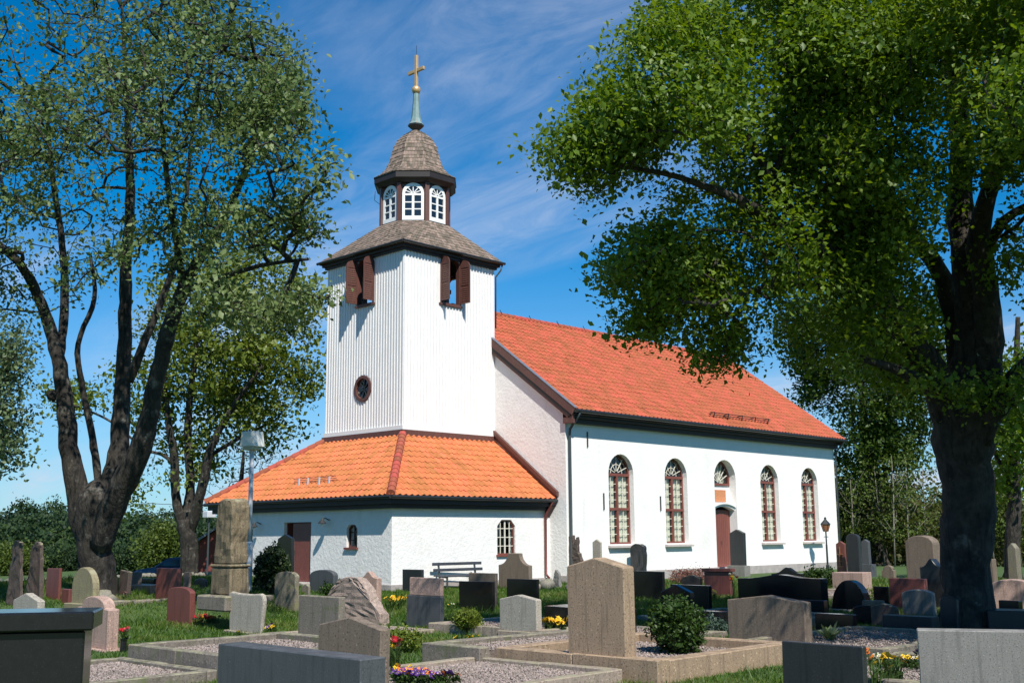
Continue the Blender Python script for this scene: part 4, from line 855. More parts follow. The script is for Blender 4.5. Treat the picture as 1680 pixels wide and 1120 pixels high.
tree('linden_tree', 'dark leafy tree standing behind the right end of the church', 'tree', gpos(1442, d),
     [[(1442, 945, d, 34), (1440, 900, d, 27), (1432, 830, d, 24), (1428, 760, d, 24), (1425, 710, d, 20)],
      [(1428, 740, d, 15), (1418, 690, d, 13), (1410, 600, d, 9), (1400, 520, d, 5)], [(1430, 750, d, 13), (1450, 690, d, 10), (1480, 600, d, 7), (1500, 520, d, 4)], [(1432, 830, d, 11), (1405, 800, d, 9), (1385, 795, d, 5)], [(1436, 790, d, 9), (1470, 760, d, 6), (1500, 740, d, 4)]],
     [(1420, 640, 100, 85, d, 4, 1), (1355, 590, 60, 50, d-1, 2.5, 1), (1500, 620, 70, 100, d, 4, 1), (1450, 540, 130, 80, d, 4, .7), (1410, 740, 60, 45, d-1, 2, 1), (1480, 740, 60, 50, d, 2.5, .9), (1390, 790, 28, 18, d-1, 1, .9), (1450, 800, 30, 25, d, 1.2, .5), (1330, 640, 30, 30, d-1, 1.5, .5), (1340, 540, 70, 60, d-1, 3, 1), (1470, 690, 70, 50, d, 2.5, .9)],
     2000, 34, .42, .22, LEAF_DEEP, BARK2, tip=.012, upb=.7, flare=1.4)
d = 42.
tree('linden_tree', 'thin dark trunk with low leaves at the right edge', 'tree', gpos(1662, d),
     [[(1662, 960, d, 28), (1660, 900, d, 24), (1664, 830, d, 22), (1662, 740, d, 20), (1666, 640, d, 14), (1670, 520, d, 7)], [(1662, 800, d, 9), (1640, 760, d, 7), (1625, 720, d, 4)]],
     [(1655, 720, 55, 60, d, 2.5, 1), (1690, 640, 60, 90, d, 3, .8), (1640, 790, 35, 30, d, 1.3, .8), (1640, 640, 40, 60, d, 2, .6)],
     420, 32, .36, .19, LEAF_LIME, BARK2, tip=.010, upb=.7, flare=1.3)
d = 62.
tree('ash_tree', 'still leafless twiggy tree rising behind the porch roof', 'tree', gpos(395, d),
     [[(395, 940, d, 14), (393, 870, d, 12), (395, 800, d, 9), (400, 740, d, 4)]], [(395, 760, 55, 55, d, 2.5, 1), (360, 790, 35, 40, d, 1.5, 1), (440, 760, 40, 40, d, 2, 1)],
     520, 2, .2, .10, LEAF_PALE, BARK, tip=.010, flare=1.2)

# scrub, bushes and far woods
def bush(name, label, cat, base, hh, rr, lmat, n, K, ln, group=None, stems=4, sig=None, shell=.55, bmat=None, cone=0., zc=.52):
    z = float(gz(*base)) if len(base) == 2 else base[2]; root = thing(name, label, cat, (base[0], base[1], z), 0, group)
    q = rng.normal(size=(n, 3)); q /= np.linalg.norm(q, axis=1)[:, None]; q *= (shell+(1-shell)*rng.random(n))[:, None]
    lump = np.array([.82+.3*mnoise.noise(Vector(a)*2.1+Vector((base[0], base[1], 3))) for a in q])[:, None]; q = q*lump
    zz = q[:, 2]*.5+zc; q[:, :2] *= (1-cone*np.clip(zz, 0, 1))[:, None]
    C = np.stack([q[:, 0]*rr, q[:, 1]*rr, np.clip(zz*hh, .04*hh, None)], 1)
    m = MB()
    for k in range(stems):
        c = C[int(rng.integers(n))]*.8; m.tube([(rng.uniform(-.1, .1)*rr, rng.uniform(-.1, .1)*rr, -.1), tuple(c*np.array([.4, .4, .5])), tuple(c)], [.035*hh**.5, .025*hh**.5, .008], 5)
    m.build('stems', bmat or BARK, root, smooth=True, kind='stuff')
    leaves(C, K, sig or .13*rr, ln, lmat, root, 'foliage', flat=.9); return root
BL = ['round light green bush beyond the stone wall, %s' % s for s in ('behind the two slab stones', 'left of the big tree', 'behind the big tree stem', 'right of the big tree stem', 'beside the parked car', 'just past the maple trunk')]
for k, (u, dep, hh, rr) in enumerate(((20, 78, 2.0, 2.2), (92, 88, 1.6, 3.0), (196, 84, 1.5, 2.4), (224, 74, 1.7, 1.6), (268, 70, 3.4, 1.6), (350, 80, 2.0, 1.8))):
    x, y = gpos(u, dep); bush('bush', BL[k], 'bush', (x, y), hh, rr, LEAF_BUSH if k in (0, 4) else LEAF_WOOD, 420, 26, .17, 'bushes beyond the stone wall', sig=.36)
# low hill to the north-west and the wood that covers it
def hillz(u, dep): return -.6+(2.6-.0036*(u-100)+1.2*math.sin(u*.013))*sm((dep-140)/190)
V = []; nu, nd = 40, 14
for i in range(nu+1):
    for j in range(nd+1):
        u = -700+1700*i/nu; dep = 110+330*j/nd; p = atd(u, 560, dep); V.append((p[0], p[1], hillz(u, dep)+.8*mnoise.noise(Vector((u*.01, dep*.02, 0)))))
ii = np.arange((nu+1)*(nd+1)).reshape(nu+1, nd+1); Fq = np.stack([ii[:-1, :-1], ii[1:, :-1], ii[1:, 1:], ii[:-1, 1:]], -1).reshape(-1, 4)
mk('hill', np_mesh('hill', V, Fq), mat('hill_grass', (.035, .06, .016), (.05, .075, .022), .05, .95, wpos=True), None, True, 'structure')
Cs = []; cr_ = []; sg_ = []
for k in range(950):
    dep = rng.uniform(140, 345); u = rng.uniform(-330, 640); p = atd(u, 560, dep); z0 = hillz(u, dep); hh = rng.choice([3.6, 4.6, 5.5, 6.5, 8.2, 10.5])*rng.uniform(.85, 1.1)*(.4+.6*(dep-140)/200); rr = rng.uniform(1.4, 2.8)*(.6+.4*(dep-140)/200); tone = rng.random()
    con = rng.random() < .3
    for j in range(18):
        q = rng.normal(size=3); q /= np.linalg.norm(q); t = .5+.5*q[2]; wdt = rr*((1.05-t)*.8 if con else 1)
        Cs.append((p[0]+q[0]*wdt, p[1]+q[1]*wdt, z0+hh*(.15+.85*t))); cr_.append(tone*(.5 if con else 1)*.8+.2*t); sg_.append(.6)
leaves(np.array(Cs), 15, np.array(sg_), .5, LEAF_WOOD, None, 'hill_wood', crnd=np.array(cr_), wid=.8)
# scrub wood behind the church's right end
Cs = []; cr_ = []
for k in range(230):
    dep = rng.uniform(64, 92); u = rng.uniform(1330, 1900); p = atd(u, 560, dep); z0 = float(gz(p[0], p[1])); hh = rng.uniform(3.5, 7.0); rr = rng.uniform(.8, 1.5); tone = rng.random()
    for j in range(24):
        q = rng.normal(size=3); q /= np.linalg.norm(q); q *= rng.random()**.4; t = .5+.5*q[2]
        Cs.append((p[0]+q[0]*rr, p[1]+q[1]*rr, z0+hh*(.03+.97*t))); cr_.append(tone)
leaves(np.array(Cs), 12, .45, .26, leaf_mat('scrub_leaf', [(.030, .038, .014), (.05, .065, .018), (.085, .095, .024), (.11, .10, .045)], .3, .2, .6), None, 'scrub_wood', crnd=np.array(cr_), wid=.7)
SB = ['slim pale birch stem in the scrub %s' % s for s in ('left of the dark tree', 'right of the dark tree', 'above the small scalloped headstone', 'beside the tall round-topped stone', 'just left of the thick dark trunk', 'right of the thick dark trunk', 'by the grey post', 'near the obelisk', 'at the far right')]
for k, (u, dep) in enumerate(((1402, 62), (1468, 60), (1452, 63), (1492, 61), (1520, 62), (1632, 60), (1622, 64), (1648, 63), (1676, 61))):
    x, y = gpos(u, dep); z = float(gz(x, y)); t = thing('birch_tree', SB[k], 'tree', (x, y, z), 0, 'pale birch stems in the scrub'); m = MB()
    a, b = rng.uniform(-.3, .3, 2); H = rng.uniform(4.5, 6.5); m.tube([(0, 0, -.2), (a*.4, b*.4, H*.35), (a, b, H*.7), (a*1.6, b, H)], [.05, .042, .03, .01], 6)
    for q in range(9):
        zz = H*rng.uniform(.25, .9); an = rng.uniform(0, 6.28); l_ = rng.uniform(.5, 1.2); m.tube([(a*zz/H, b*zz/H, zz), (a+l_*.5*math.cos(an), b+l_*.5*math.sin(an), zz+.35), (a+l_*math.cos(an), b+l_*math.sin(an), zz+.9)], [.022, .014, .005], 4)
    m.build('trunk', BIRCHB, t, smooth=True); C = np.stack([rng.normal(size=60)*.7+a, rng.normal(size=60)*.7+b, rng.uniform(.25, 1.02, 60)*H], 1); leaves(C, 14, .22, .14, LEAF_BUSH, t)

# ---------------------------------------------------------------- gravestones
def gran(name, c, dark=.36, light=1.65, sc=42, rough=.75, moss=None, stain=.5, bump=.25):
    c2 = tuple(x*.86 for x in c); dk = tuple(x*dark for x in c); lt = tuple(min(.8, x*light) for x in c)
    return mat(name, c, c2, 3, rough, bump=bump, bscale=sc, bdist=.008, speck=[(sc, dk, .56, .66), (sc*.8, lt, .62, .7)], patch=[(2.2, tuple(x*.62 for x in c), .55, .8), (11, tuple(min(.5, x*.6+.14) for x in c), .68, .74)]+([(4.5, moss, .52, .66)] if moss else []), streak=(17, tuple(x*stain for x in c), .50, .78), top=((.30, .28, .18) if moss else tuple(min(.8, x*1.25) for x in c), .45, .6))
G_TAN = gran('tan_granite', (.33, .235, .155)); G_PINK = gran('pink_granite', (.40, .27, .22)); G_GREY = gran('grey_granite', (.215, .205, .19), .45, 1.5, 75); G_LIGHT = gran('light_granite', (.38, .34, .285), stain=.6)
G_SLATE = gran('slate_granite', (.075, .080, .086), .5, 1.5, 90, .5, bump=.1); G_DARK = gran('dark_granite', (.026, .028, .030), .5, 2.0, 70, .35, bump=.08); G_BLACK = mat('black_granite', (.010, .010, .011), (.014, .014, .015), 20, .14, spec=.6, speck=[(120, (.03, .03, .032), .62, .7)])
G_RED = gran('red_granite', (.17, .055, .045), .5, 1.4, 70, .45, bump=.12); G_BROWN = gran('brown_granite', (.185, .14, .105)); G_MOSS = gran('lichened_stone', (.19, .165, .12), moss=(.19, .18, .08)); G_YEL = gran('yellow_lichen_stone', (.26, .22, .13), moss=(.29, .27, .13)); G_OLDB = gran('weathered_brown', (.085, .060, .050), moss=(.075, .07, .045), bump=.8)
G_PILLAR = gran('leaf_shaded_pillar_stone', (.19, .145, .085), moss=(.040, .034, .025), bump=.9, stain=.3)  # leaf shade painted in as the dark patches and streaks
G_ROUGH = gran('quarried_pink', (.33, .25, .21), bump=1.0, sc=35); G_KERB = gran('kerb_granite', (.34, .27, .22), moss=(.22, .20, .13), bump=.5); G_KERB2 = gran('mossy_kerb', (.20, .17, .14), moss=(.12, .13, .06), bump=.7); G_BOULD = gran('field_stone', (.22, .20, .175), moss=(.13, .14, .08), bump=.9)
GRAV = mat('gravel_bed', (.22, .17, .145), (.13, .105, .09), 30, .95, bump=1, bscale=60)
GSTONE = mat('gravel_stone', (.31, .25, .22), (.21, .17, .15), 2, .85, rnd=.45)

def profile(kind, w, h, pk):
    a = w/2; n = 12
    if kind == 'rect': return [(-a, 0), (a, 0), (a, h), (-a, h)]
    if kind == 'gable': return [(-a, 0), (a, 0), (a, h), (0, pk), (-a, h)]
    if kind == 'arch': return [(-a, 0), (a, 0)]+[(a*math.cos(math.pi*k/n), h+(pk-h)*math.sin(math.pi*k/n)) for k in range(n+1)]
    if kind == 'round': return [(-a, 0), (a, 0)]+[(a*math.cos(t), h+(pk-h)*math.sin(t)**.8) for t in [math.pi*k/16 for k in range(17)]]
    if kind == 'shoulder':
        b = a*.74; return [(-a, 0), (a, 0), (a, h), (b, h+.01), (b, h+.03)]+[(b*math.cos(math.pi*k/n), h+.03+(pk-h-.03)*math.sin(math.pi*k/n)) for k in range(1, n)]+[(-b, h+.03), (-b, h+.01), (-a, h)]
    if kind == 'ogee': # concave shoulders rising to a flat-topped crown
        o = [(-a, 0), (a, 0), (a, h)]+[(a-.62*a*math.sin(t), pk-(pk-h)*math.cos(t)*1.0) for t in [math.pi/2*k/6 for k in range(1, 7)]]
        return o+[(-x, z) for x, z in reversed(o[2:])]
    if kind == 'wave':
        top = [(-a+2*a*k/20, h+(pk-h)*math.exp(-((k-10)/4.2)**2)) for k in range(21)]; return [(-a, 0), (a, 0)]+top[::-1]
    if kind == 'heart':
        o = [(a*.86, 0), (a*.9, h*.3), (a*.98, h*.65), (a, h*.84), (a*.94, h*.97), (a*.80, h*1.0), (a*.35, h*.97)]; return [(-x, z) for x, z in o[:1]]+o+[(-x, z) for x, z in reversed(o[1:])]
    if kind == 'taper': return [(-a, 0), (a, 0), (a*.72, h*.7), (a*.55, h), (-a*.1, pk), (-a*.55, h*.96), (-a*.8, h*.5)]
    if kind == 'obelisk': return [(-a, 0), (a, 0), (a*.78, h), (0, pk), (-a*.78, h)]
    if kind == 'broken': return [(-a, 0), (a, 0), (a*.95, h*.62), (a*.7, h*.8), (a*.55, h*.82), (a*.5, pk*.97), (a*.1, h*.98), (-.05*a, pk), (-a*.45, pk*.98), (-a*.5, h*.82), (-a*.85, h*.7), (-a, h*.3)]
    if kind == 'dome': return [(-a, 0), (a, 0), (a, h*.12)]+[(a*.97*math.cos(math.pi*k/16), h*.12+(pk-h*.12)*math.sin(math.pi*k/16)) for k in range(1, 16)]+[(-a, h*.12)]
    if kind == 'bell':
        R = [(a, 0), (a*.98, h*.22), (a*.72, h*.45), (a*.52, h*.78), (a*.28, h*.97), (0, h)]; return [(-a*1.0, 0)]+R+[(-x, z) for x, z in reversed(R[1:-1])]
def rough_up(me, amt, sc, cuts=3):
    bm = bmesh.new(); bm.from_mesh(me); bmesh.ops.triangulate(bm, faces=[f for f in bm.faces if len(f.verts) > 4])
    for _ in range(cuts):
        es = [e for e in bm.edges if e.calc_length() > .09]
        if es and len(bm.verts) < 9000: bmesh.ops.subdivide_edges(bm, edges=es, cuts=1, use_grid_fill=True)
    bm.normal_update(); sd_ = random.random()*50
    for v in bm.verts:
        p = v.co*sc+Vector((sd_, 0, 0)); v.co += v.normal*amt*(mnoise.noise(p)+.6*mnoise.noise(p*2.3))
    bmesh.ops.recalc_face_normals(bm, faces=bm.faces); bm.to_mesh(me); bm.free()
def place(uR, dep=None, vb=None, z=None):
    if dep: x, y = gpos(uR, dep); return np.array([x, y, float(gz(x, y)) if z is None else z])
    zz = 0. if z is None else z
    for _ in range(6):
        p = atz(uR, vb, zz)
        if z is None: zz = float(gz(p[0], p[1]))
    return p
def bis(f, lo, hi):
    s = f(lo) > 0
    for _ in range(45):
        m = (lo+hi)/2
        if (f(m) > 0) == s: lo = m
        else: hi = m
    return (lo+hi)/2
def measure(uL, uR, uS, vb, dep, z, ang):
    P = place(uR, dep, vb, z); rz = rad(-90+ang); dx = np.array([math.cos(rz), math.sin(rz), 0]); dy = np.array([-math.sin(rz), math.cos(rz), 0])
    wd = bis(lambda t: proj(P-dx*t)[0]-uL, .02, 5); t = .16 if uS is None else min(.6, max(.07, bis(lambda t: uS-proj(P+dy*t)[0], .01, 3)))
    return P, rz, dx, dy, wd, t
def stone(label, uL, uR, uS, vt, vp=None, shape='rect', m=None, vb=None, dep=None, z=None, ang=0., rough=0., rsc=4., lean=(0, 0), cat='gravestone', name='gravestone', base=None, bevel=.012, thick=None, cap=None, capm=None, group=None):
    P, rz, dx, dy, wd, t = measure(uL, uR, uS, vb, dep, z, ang); t = thick or t
    h = zat(P[0], P[1], vt)-P[2]; Cc = P-dx*wd/2; pk = zat(Cc[0]+dy[0]*t*.3, Cc[1]+dy[1]*t*.3, vp)-P[2] if vp else h
    pl = profile(shape, wd, h, pk); pl[0] = (pl[0][0], -.15); pl[1] = (pl[1][0], -.15)
    mb = MB().prism(pl, lambda a, q: (a, 0, q), lambda a, q: (a, t, q)); me = mb.mesh(name, bevel if not rough else .0, 1 if bevel < .02 else 2)
    if rough: rough_up(me, rough, rsc)
    o = mk(name, me, m); o.location = tuple(Cc); o.rotation_euler = (rad(lean[0]+random.uniform(-1.1, 1.1)), rad(lean[1]+random.uniform(-.9, .9)), rz); props(o, label, cat, group)
    if base: MB().box(-wd/2-base[0], wd/2+base[0], -base[0], t+base[0], -.1, base[1]).build('base', base[2] if len(base) > 2 else m, o, bevel=.01)
    if cap: MB().box(-wd/2-cap[0], wd/2+cap[0], -cap[0], t+cap[0], h+.002, h+cap[1]).build('cap', capm or m, o, bevel=.01)
    return o
# front row
stone('black polished pedestal monument with a thick overhanging cap slab at the left front', -330, 122, None, 1033, None, 'rect', G_BLACK, dep=6.4, ang=57, cap=(.05, .11), name='grave_monument', cat='grave monument', thick=.34)
stone('long low blue-grey slab headstone, nearest one left of the purple pansies', 352, 590, 632, 1081, None, 'rect', G_SLATE, dep=7.8, bevel=.008)
stone('streaked brown-grey gabled headstone just behind the long blue-grey slab', 517, 621.5, 638, 1032, 1011, 'gable', G_BROWN, dep=10.6)
stone('square-topped streaky grey headstone left of the rough bell-shaped stone', 488, 555, 566, 979, None, 'rect', G_KERB2, vb=1057, base=(.05, .05))
stone('pale smooth headstone widening to rounded upper corners', 372, 431, 438, 973, None, 'heart', G_LIGHT, vb=1042, base=(.05, .04, G_KERB), bevel=.03)
o = stone('dark slate-grey block headstone carrying a pinkish upper stone', 666, 722, 729, 978, None, 'rect', G_SLATE, vb=1032)
P, rz, dx, dy, wd, t = measure(666, 722, 729, 1032, None, None, 0); h0 = zat(P[0], P[1], 978)-P[2]; h1 = zat(P[0], P[1], 948)-P[2]
MB().box(-wd/2+.07, wd/2-.01, .01, t-.01, h0+.002, h1).build('upper_stone', G_PINK, o, bevel=.012, label='pinkish brown upper stone')
o = stone('rough-faced pink bell-shaped headstone with a smooth curved edge', 520, 624, 638, 948, None, 'bell', G_ROUGH, vb=1025, rough=.028, rsc=16, thick=.24)
MB().box(.55, 1.02, .02, .3, -.1, .2).build('side_block', G_ROUGH, o, bevel=.03)
stone('light gabled headstone with dark weather stains in the middle of the plots', 820, 881, 890, 984, 975, 'gable', G_LIGHT, vb=1040, z=.1, base=(.03, .03, G_KERB))
stone('tall tan granite gabled headstone in the centre foreground', 932, 1027, 1045, 930, 914, 'gable', G_TAN, vb=1076, z=.30, bevel=.015)
stone('wide low brown-pink gabled headstone right of the clipped round shrub', 1195, 1322, 1334, 988, 976, 'gable', G_BROWN, vb=1050, z=.12)
stone('charcoal slab headstone at the bottom right in front of the gravel plot', 1287, 1420, 1429, 1060, None, 'rect', G_DARK, dep=9.9, bevel=.008)
stone('broad speckled grey granite slab at the right front corner', 1517, 1790, None, 1037, None, 'rect', G_GREY, dep=9.2, ang=44-19, thick=.2, bevel=.008)
# middle rows
stone('polished black headstone with a leaf-shadowed face right of the slate block', 753, 809, 813, 954, None, 'rect', G_BLACK, vb=1003)
stone('plain brown square headstone half hidden behind the polished black one', 768, 812, 817, 940, None, 'rect', G_BROWN, dep=28.5)
stone('small black headstone in front of the scalloped brown stone', 831, 881, 885, 950, None, 'rect', G_BLACK, vb=990)
stone('brown stone with scalloped shoulders below the porch side window', 818, 868, 874, 927, 907, 'ogee', G_BROWN, vb=966, bevel=.02)
stone('small dark square headstone against the white porch wall left of the bench', 660, 692, 696, 934, None, 'rect', G_DARK, dep=36.0)
stone('rugged brown tree-stump-shaped stone with a stepped broken top', 928, 954, 959, 895, 878, 'broken', G_OLDB, vb=958, rough=.03, rsc=5)
stone('narrow whitish pointed post stone before the church wall', 973, 986, 989, 889, 884, 'gable', G_LIGHT, dep=42)
stone('dark rough-hewn leaning slab with a rounded top below the first tall window', 1034, 1055, 1061, 902, 892, 'round', G_DARK, vb=952, rough=.03, rsc=6, lean=(0, 2))
stone('polished black rectangular headstone right behind the tall tan one', 1040, 1088, 1092, 937, None, 'rect', G_BLACK, vb=985)
stone('low broad polished black headstone left of the red-brown capped one', 1100, 1163, 1169, 960, None, 'rect', G_BLACK, vb=1008)
stone('low black gabled headstone behind the round clipped shrub', 1085, 1134, 1141, 972, 958, 'gable', G_BLACK, vb=1016)
stone('red-brown box-like headstone with a projecting cap slab', 1156, 1199, 1204, 938, None, 'rect', G_RED, vb=978, cap=(.05, .10))
stone('tall narrow dark speckled stone standing in front of the church door', 1199, 1221, 1226, 874, 868, 'gable', G_DARK, vb=945, base=(.10, .45, G_GREY))
stone('black headstone with a gently waved top by the church plinth', 1266, 1318, 1323, 941, 930, 'wave', G_BLACK, vb=962)
stone('very wide polished black headstone in the shade of the big tree', 1212, 1350, 1361, 950, 942, 'wave', G_BLACK, vb=1004)
stone('black dome-shaped headstone on a pale ledge', 1364, 1422, 1432, 952, 951, 'dome', G_BLACK, vb=1004, base=(.06, .05, G_LIGHT))
stone('pinkish brown square grave pedestal right of the church corner', 1366, 1417, 1440, 939, None, 'rect', G_PINK, vb=970, name='grave_pedestal', cat='grave pedestal', bevel=.02)
o = stone('dark red pointed stone with a bronze ornament by the church corner', 1374, 1388, 1391, 892, 887, 'gable', G_RED, dep=44)
m_ = MB().bar((-.02, -.02, .5), (-.02, -.02, 1.25), .05, .03).bar((-.15, -.02, .95), (.11, -.02, .95), .05, .03).bar((-.1, -.02, .7), (.06, -.02, .7), .04, .03).bar((-.14, -.02, .48), (.10, -.02, .48), .05, .03)
m_.build('ornament', mat('bronze_ornament', (.40, .20, .10), None, 5, .5, metal=.5), o)
stone('tall dark round-topped stone in the group of three by the church corner', 1391, 1411, 1416, 883, 875, 'round', G_DARK, dep=43, bevel=.03)
stone('dark fluted column stone rightmost in the group of three by the corner', 1414, 1428, 1432, 888, 884, 'obelisk', G_SLATE, dep=47, base=(.12, .5))
stone('tiny round-shouldered pale headstone far right of the church corner', 1447, 1467, 1471, 935, 927, 'shoulder', G_BROWN, vb=950)
stone('tall pale round-topped headstone left of the big dark trunk', 1490, 1536, 1548, 893, 878, 'arch', G_BROWN, dep=31, bevel=.02)
stone('dark stone with cut corners touching the left side of the big trunk', 1514, 1550, 1560, 930, 916, 'wave', G_DARK, dep=26.5)
stone('dark brown square headstone in deep shade left of the big trunk', 1461, 1519, 1525, 949, None, 'rect', G_RED, dep=26)
stone('grey curved-top headstone leaning in the shade of the big trunk', 1482, 1531, 1538, 975, 967, 'arch', G_GREY, dep=23.5, lean=(3, 0))
stone('low brown stone wedge catching a strip of sun in the shade', 1416, 1446, 1454, 985, None, 'rect', G_BROWN, dep=23)
stone('grey-brown square headstone right of the big dark trunk', 1610, 1633, 1640, 917, None, 'rect', G_BROWN, dep=30)
stone('mossy pointed pillar stone near the right edge', 1656, 1673, 1682, 899, 890, 'obelisk', G_MOSS, dep=30, thick=.3)
stone('wide low reddish headstone with a curved top at the right edge', 1624, 1700, 1706, 964, 950, 'arch', G_PINK, dep=25, ang=15)
stone('low black ledger block in the shade at the far right', 1622, 1730, None, 1003, None, 'rect', G_DARK, dep=20, ang=15, thick=.7)
# left side
stone('taller of two rough pointed slab stones at the left edge', 10, 33, 37, 890, 886, 'taper', G_OLDB, dep=26, rough=.035, rsc=4)
stone('rough slab stone with an ochre stained face at the left edge', 41, 65, 71, 892, 888, 'taper', G_OLDB, dep=26.6, rough=.035, rsc=4)
stone('dark square headstone left of the big tree roots', 74, 95, 98, 932, None, 'rect', G_RED, dep=27.5)
stone('yellow lichened pointed-arch headstone under the big left tree', 116, 152, 162, 965, 930, 'arch', G_YEL, dep=24, base=(.12, .4))
stone('pink granite headstone with a round top and stepped shoulders', 124, 175, 194, 999, 977, 'shoulder', G_PINK, vb=1068, base=(.10, .03), bevel=.015)
stone('small pale gabled granite stone behind the black pedestal monument', 18, 60, 71, 986, 972, 'gable', G_LIGHT, dep=19)
stone('dark leaning headstone right of the big left trunk', 193, 207, 214, 936, None, 'rect', G_OLDB, dep=28, lean=(0, 6))
stone('polished red square headstone behind the small red arched one', 254, 289, 297, 932, None, 'rect', G_RED, dep=26.6)
stone('small red-brown headstone with a curved top on the lawn', 273, 311, 320, 973, 962, 'arch', G_RED, vb=1026)
stone('mossy mottled headstone beside the dark conifer', 450, 483, 490, 947, 937, 'arch', G_MOSS, vb=1002, rough=.015)
stone('dark grey headstone with a shallow curved top below the porch wall', 508, 547, 555, 944, 934, 'arch', G_SLATE, vb=978)
stone('grey-pink headstone with a wavy top behind the rough bell-shaped stone', 588, 618, 626, 948, 937, 'wave', G_PINK, dep=29)
stone('tall black pointed headstone in front of the open porch door', 455, 478, 483, 883, 876, 'gable', G_BLACK, dep=36)
stone('smaller black pointed headstone left of the open porch door', 432, 447, 450, 905, 894, 'gable', G_BLACK, dep=36.4)
stone('low flat brown grave block by the retaining kerb under the tree', 208, 226, 232, 938, None, 'rect', G_BROWN, dep=29)
stone('small square brown stone right of the polished red headstone', 300, 309, 313, 938, None, 'rect', G_BROWN, dep=29)
stone('low black slab added as the deep shade right behind the tall tan headstone', 893, 1010, 1030, 1000, None, 'rect', G_BLACK, dep=19.5, thick=.6)  # black block put in to stand for the deep shade here
stone('black low slab in shade between the black gabled stone and the juniper', 1092, 1180, 1196, 1003, None, 'rect', G_BLACK, dep=20.5, thick=.3)
stone('dark low headstone in shade left of the black dome', 1290, 1352, 1360, 985, None, 'rect', G_BLACK, dep=24)
stone('small black headstone with a curved top in shade right of the hosta', 1400, 1448, 1456, 1000, 992, 'arch', G_BLACK, dep=22)
stone('flat dark ledger block beneath the leaning dark headstone', 196, 246, 254, 960, None, 'rect', G_DARK, dep=28.2, thick=.5)
stone('low dark stone half behind the polished red headstone', 228, 252, 258, 949, None, 'rect', G_BLACK, dep=29.5)
stone('dark tilted headstone close to the left side of the pillar monument', 318, 336, 341, 955, 948, 'arch', G_DARK, dep=29.3, lean=(0, -4))
stone('small grey wedge stone between mossy and dark grey headstones', 494, 506, 509, 962, 957, 'gable', G_KERB2, dep=31)
stone('low reddish slab left of the yellow lichened stone', 100, 112, 118, 966, None, 'rect', G_RED, dep=26.4)
stone('black square headstone deep in shade touching the trunk on its right', 1640, 1672, 1680, 985, None, 'rect', G_BLACK, dep=22.5)
stone('low dark curb block lying in shade before the big trunk', 1448, 1530, 1545, 1012, None, 'rect', G_DARK, dep=19.5, thick=.3)
stone('brown headstone with a sunlit right edge in shade before the big trunk', 1430, 1470, 1477, 996, 989, 'gable', G_OLDB, dep=21.5)
stone('broad black slab in shade between the wide gabled stone and the dome', 1338, 1400, 1408, 1008, None, 'rect', G_BLACK, dep=20.2)
stone('squat dark stone left of the big trunk foot, rounded on top', 1545, 1572, 1577, 985, 978, 'arch', G_DARK, dep=20.3)
stone('dark low headstone between the black dome and the red square stone', 1434, 1458, 1463, 962, None, 'rect', G_BLACK, dep=27)
stone('dark brown gabled stone behind the capped red-brown one', 1118, 1148, 1153, 948, 942, 'gable', G_OLDB, dep=33)
# tall square pillar monument with leaf shade painted into its stone
p = place(377, None, 985, None); t = thing('pillar_monument', 'tall yellow-stained square stone pillar on a stepped base left of the lamp post', 'grave monument', tuple(p), rad(-90)); dpt = (p-CAM) @ FW; k = dpt/FPX/.75
H = zat(p[0], p[1], 818)-p[2]
MB().box(-.92, .16, -.2, .62, -.2, .10).build('foot_slab', G_KERB2, t, bevel=.03); pd = MB().prism([(-.74, .10), (.0, .10), (-.01, .64), (-.73, .64)], lambda a, q: (a, .0, q), lambda a, q: (a, .44, q)).mesh('pedestal', .03); rough_up(pd, .02, 5, 2); mk('pedestal', pd, G_PILLAR, t); MB().box(-.755, .015, -.02, .46, .641, .70).build('moulding', G_PILLAR, t, bevel=.02)
sh_ = MB().prism([(-.71, .70), (-.02, .70), (-.05, H-.16), (-.09, H-.05), (-.14, H), (-.36, H+.02), (-.56, H-.02), (-.64, H-.10)], lambda a, q: (a, .02, q), lambda a, q: (a, .42, q)).mesh('shaft', .03); rough_up(sh_, .035, 4, 3); mk('shaft', sh_, G_PILLAR, t)

# ---------------------------------------------------------------- kerbed plots, gravel, grass
PLOTS = []
GP = None
def gravel_proto():
    ms = []
    for _ in range(1):
        bm = bmesh.new(); bmesh.ops.create_icosphere(bm, subdivisions=1, radius=1); ms.append((np.array([v.co for v in bm.verts]), np.array([[v.index for v in f.verts] for f in bm.faces]))); bm.free()
    return ms[0]
GV, GF = gravel_proto(); OV = np.array([(1, 0, 0), (-1, 0, 0), (0, 1, 0), (0, -1, 0), (0, 0, 1), (0, 0, -1)], float); OF = np.array([(0, 2, 4), (2, 1, 4), (1, 3, 4), (3, 0, 4), (2, 0, 5), (1, 2, 5), (3, 1, 5), (0, 3, 5)])
def gravel(x0, x1, y0, y1, z, parent, dens=900, r=.016, m=GSTONE):
    n = int((x1-x0)*(y1-y0)*dens); c = np.stack([rng.uniform(x0, x1, n), rng.uniform(y0, y1, n), z+rng.uniform(-.004, .010, n)], 1)
    V = (OV[None]*rng.uniform(.7, 1.5, (n, 6, 1))*np.array([1.1, 1.1, .7]))*(r*rng.uniform(.6, 1.4, n))[:, None, None]
    a = rng.uniform(0, 6.3, n); ca, sa = np.cos(a)[:, None], np.sin(a)[:, None]; V = np.stack([V[..., 0]*ca-V[..., 1]*sa, V[..., 0]*sa+V[..., 1]*ca, V[..., 2]], -1)+c[:, None]
    F = (np.arange(n)*6)[:, None, None]+OF[None]; mk('gravel', np_mesh('gravel', V.reshape(-1, 3), F.reshape(-1, 3), np.repeat(rng.random(n), 8)), m, parent, False, 'stuff')
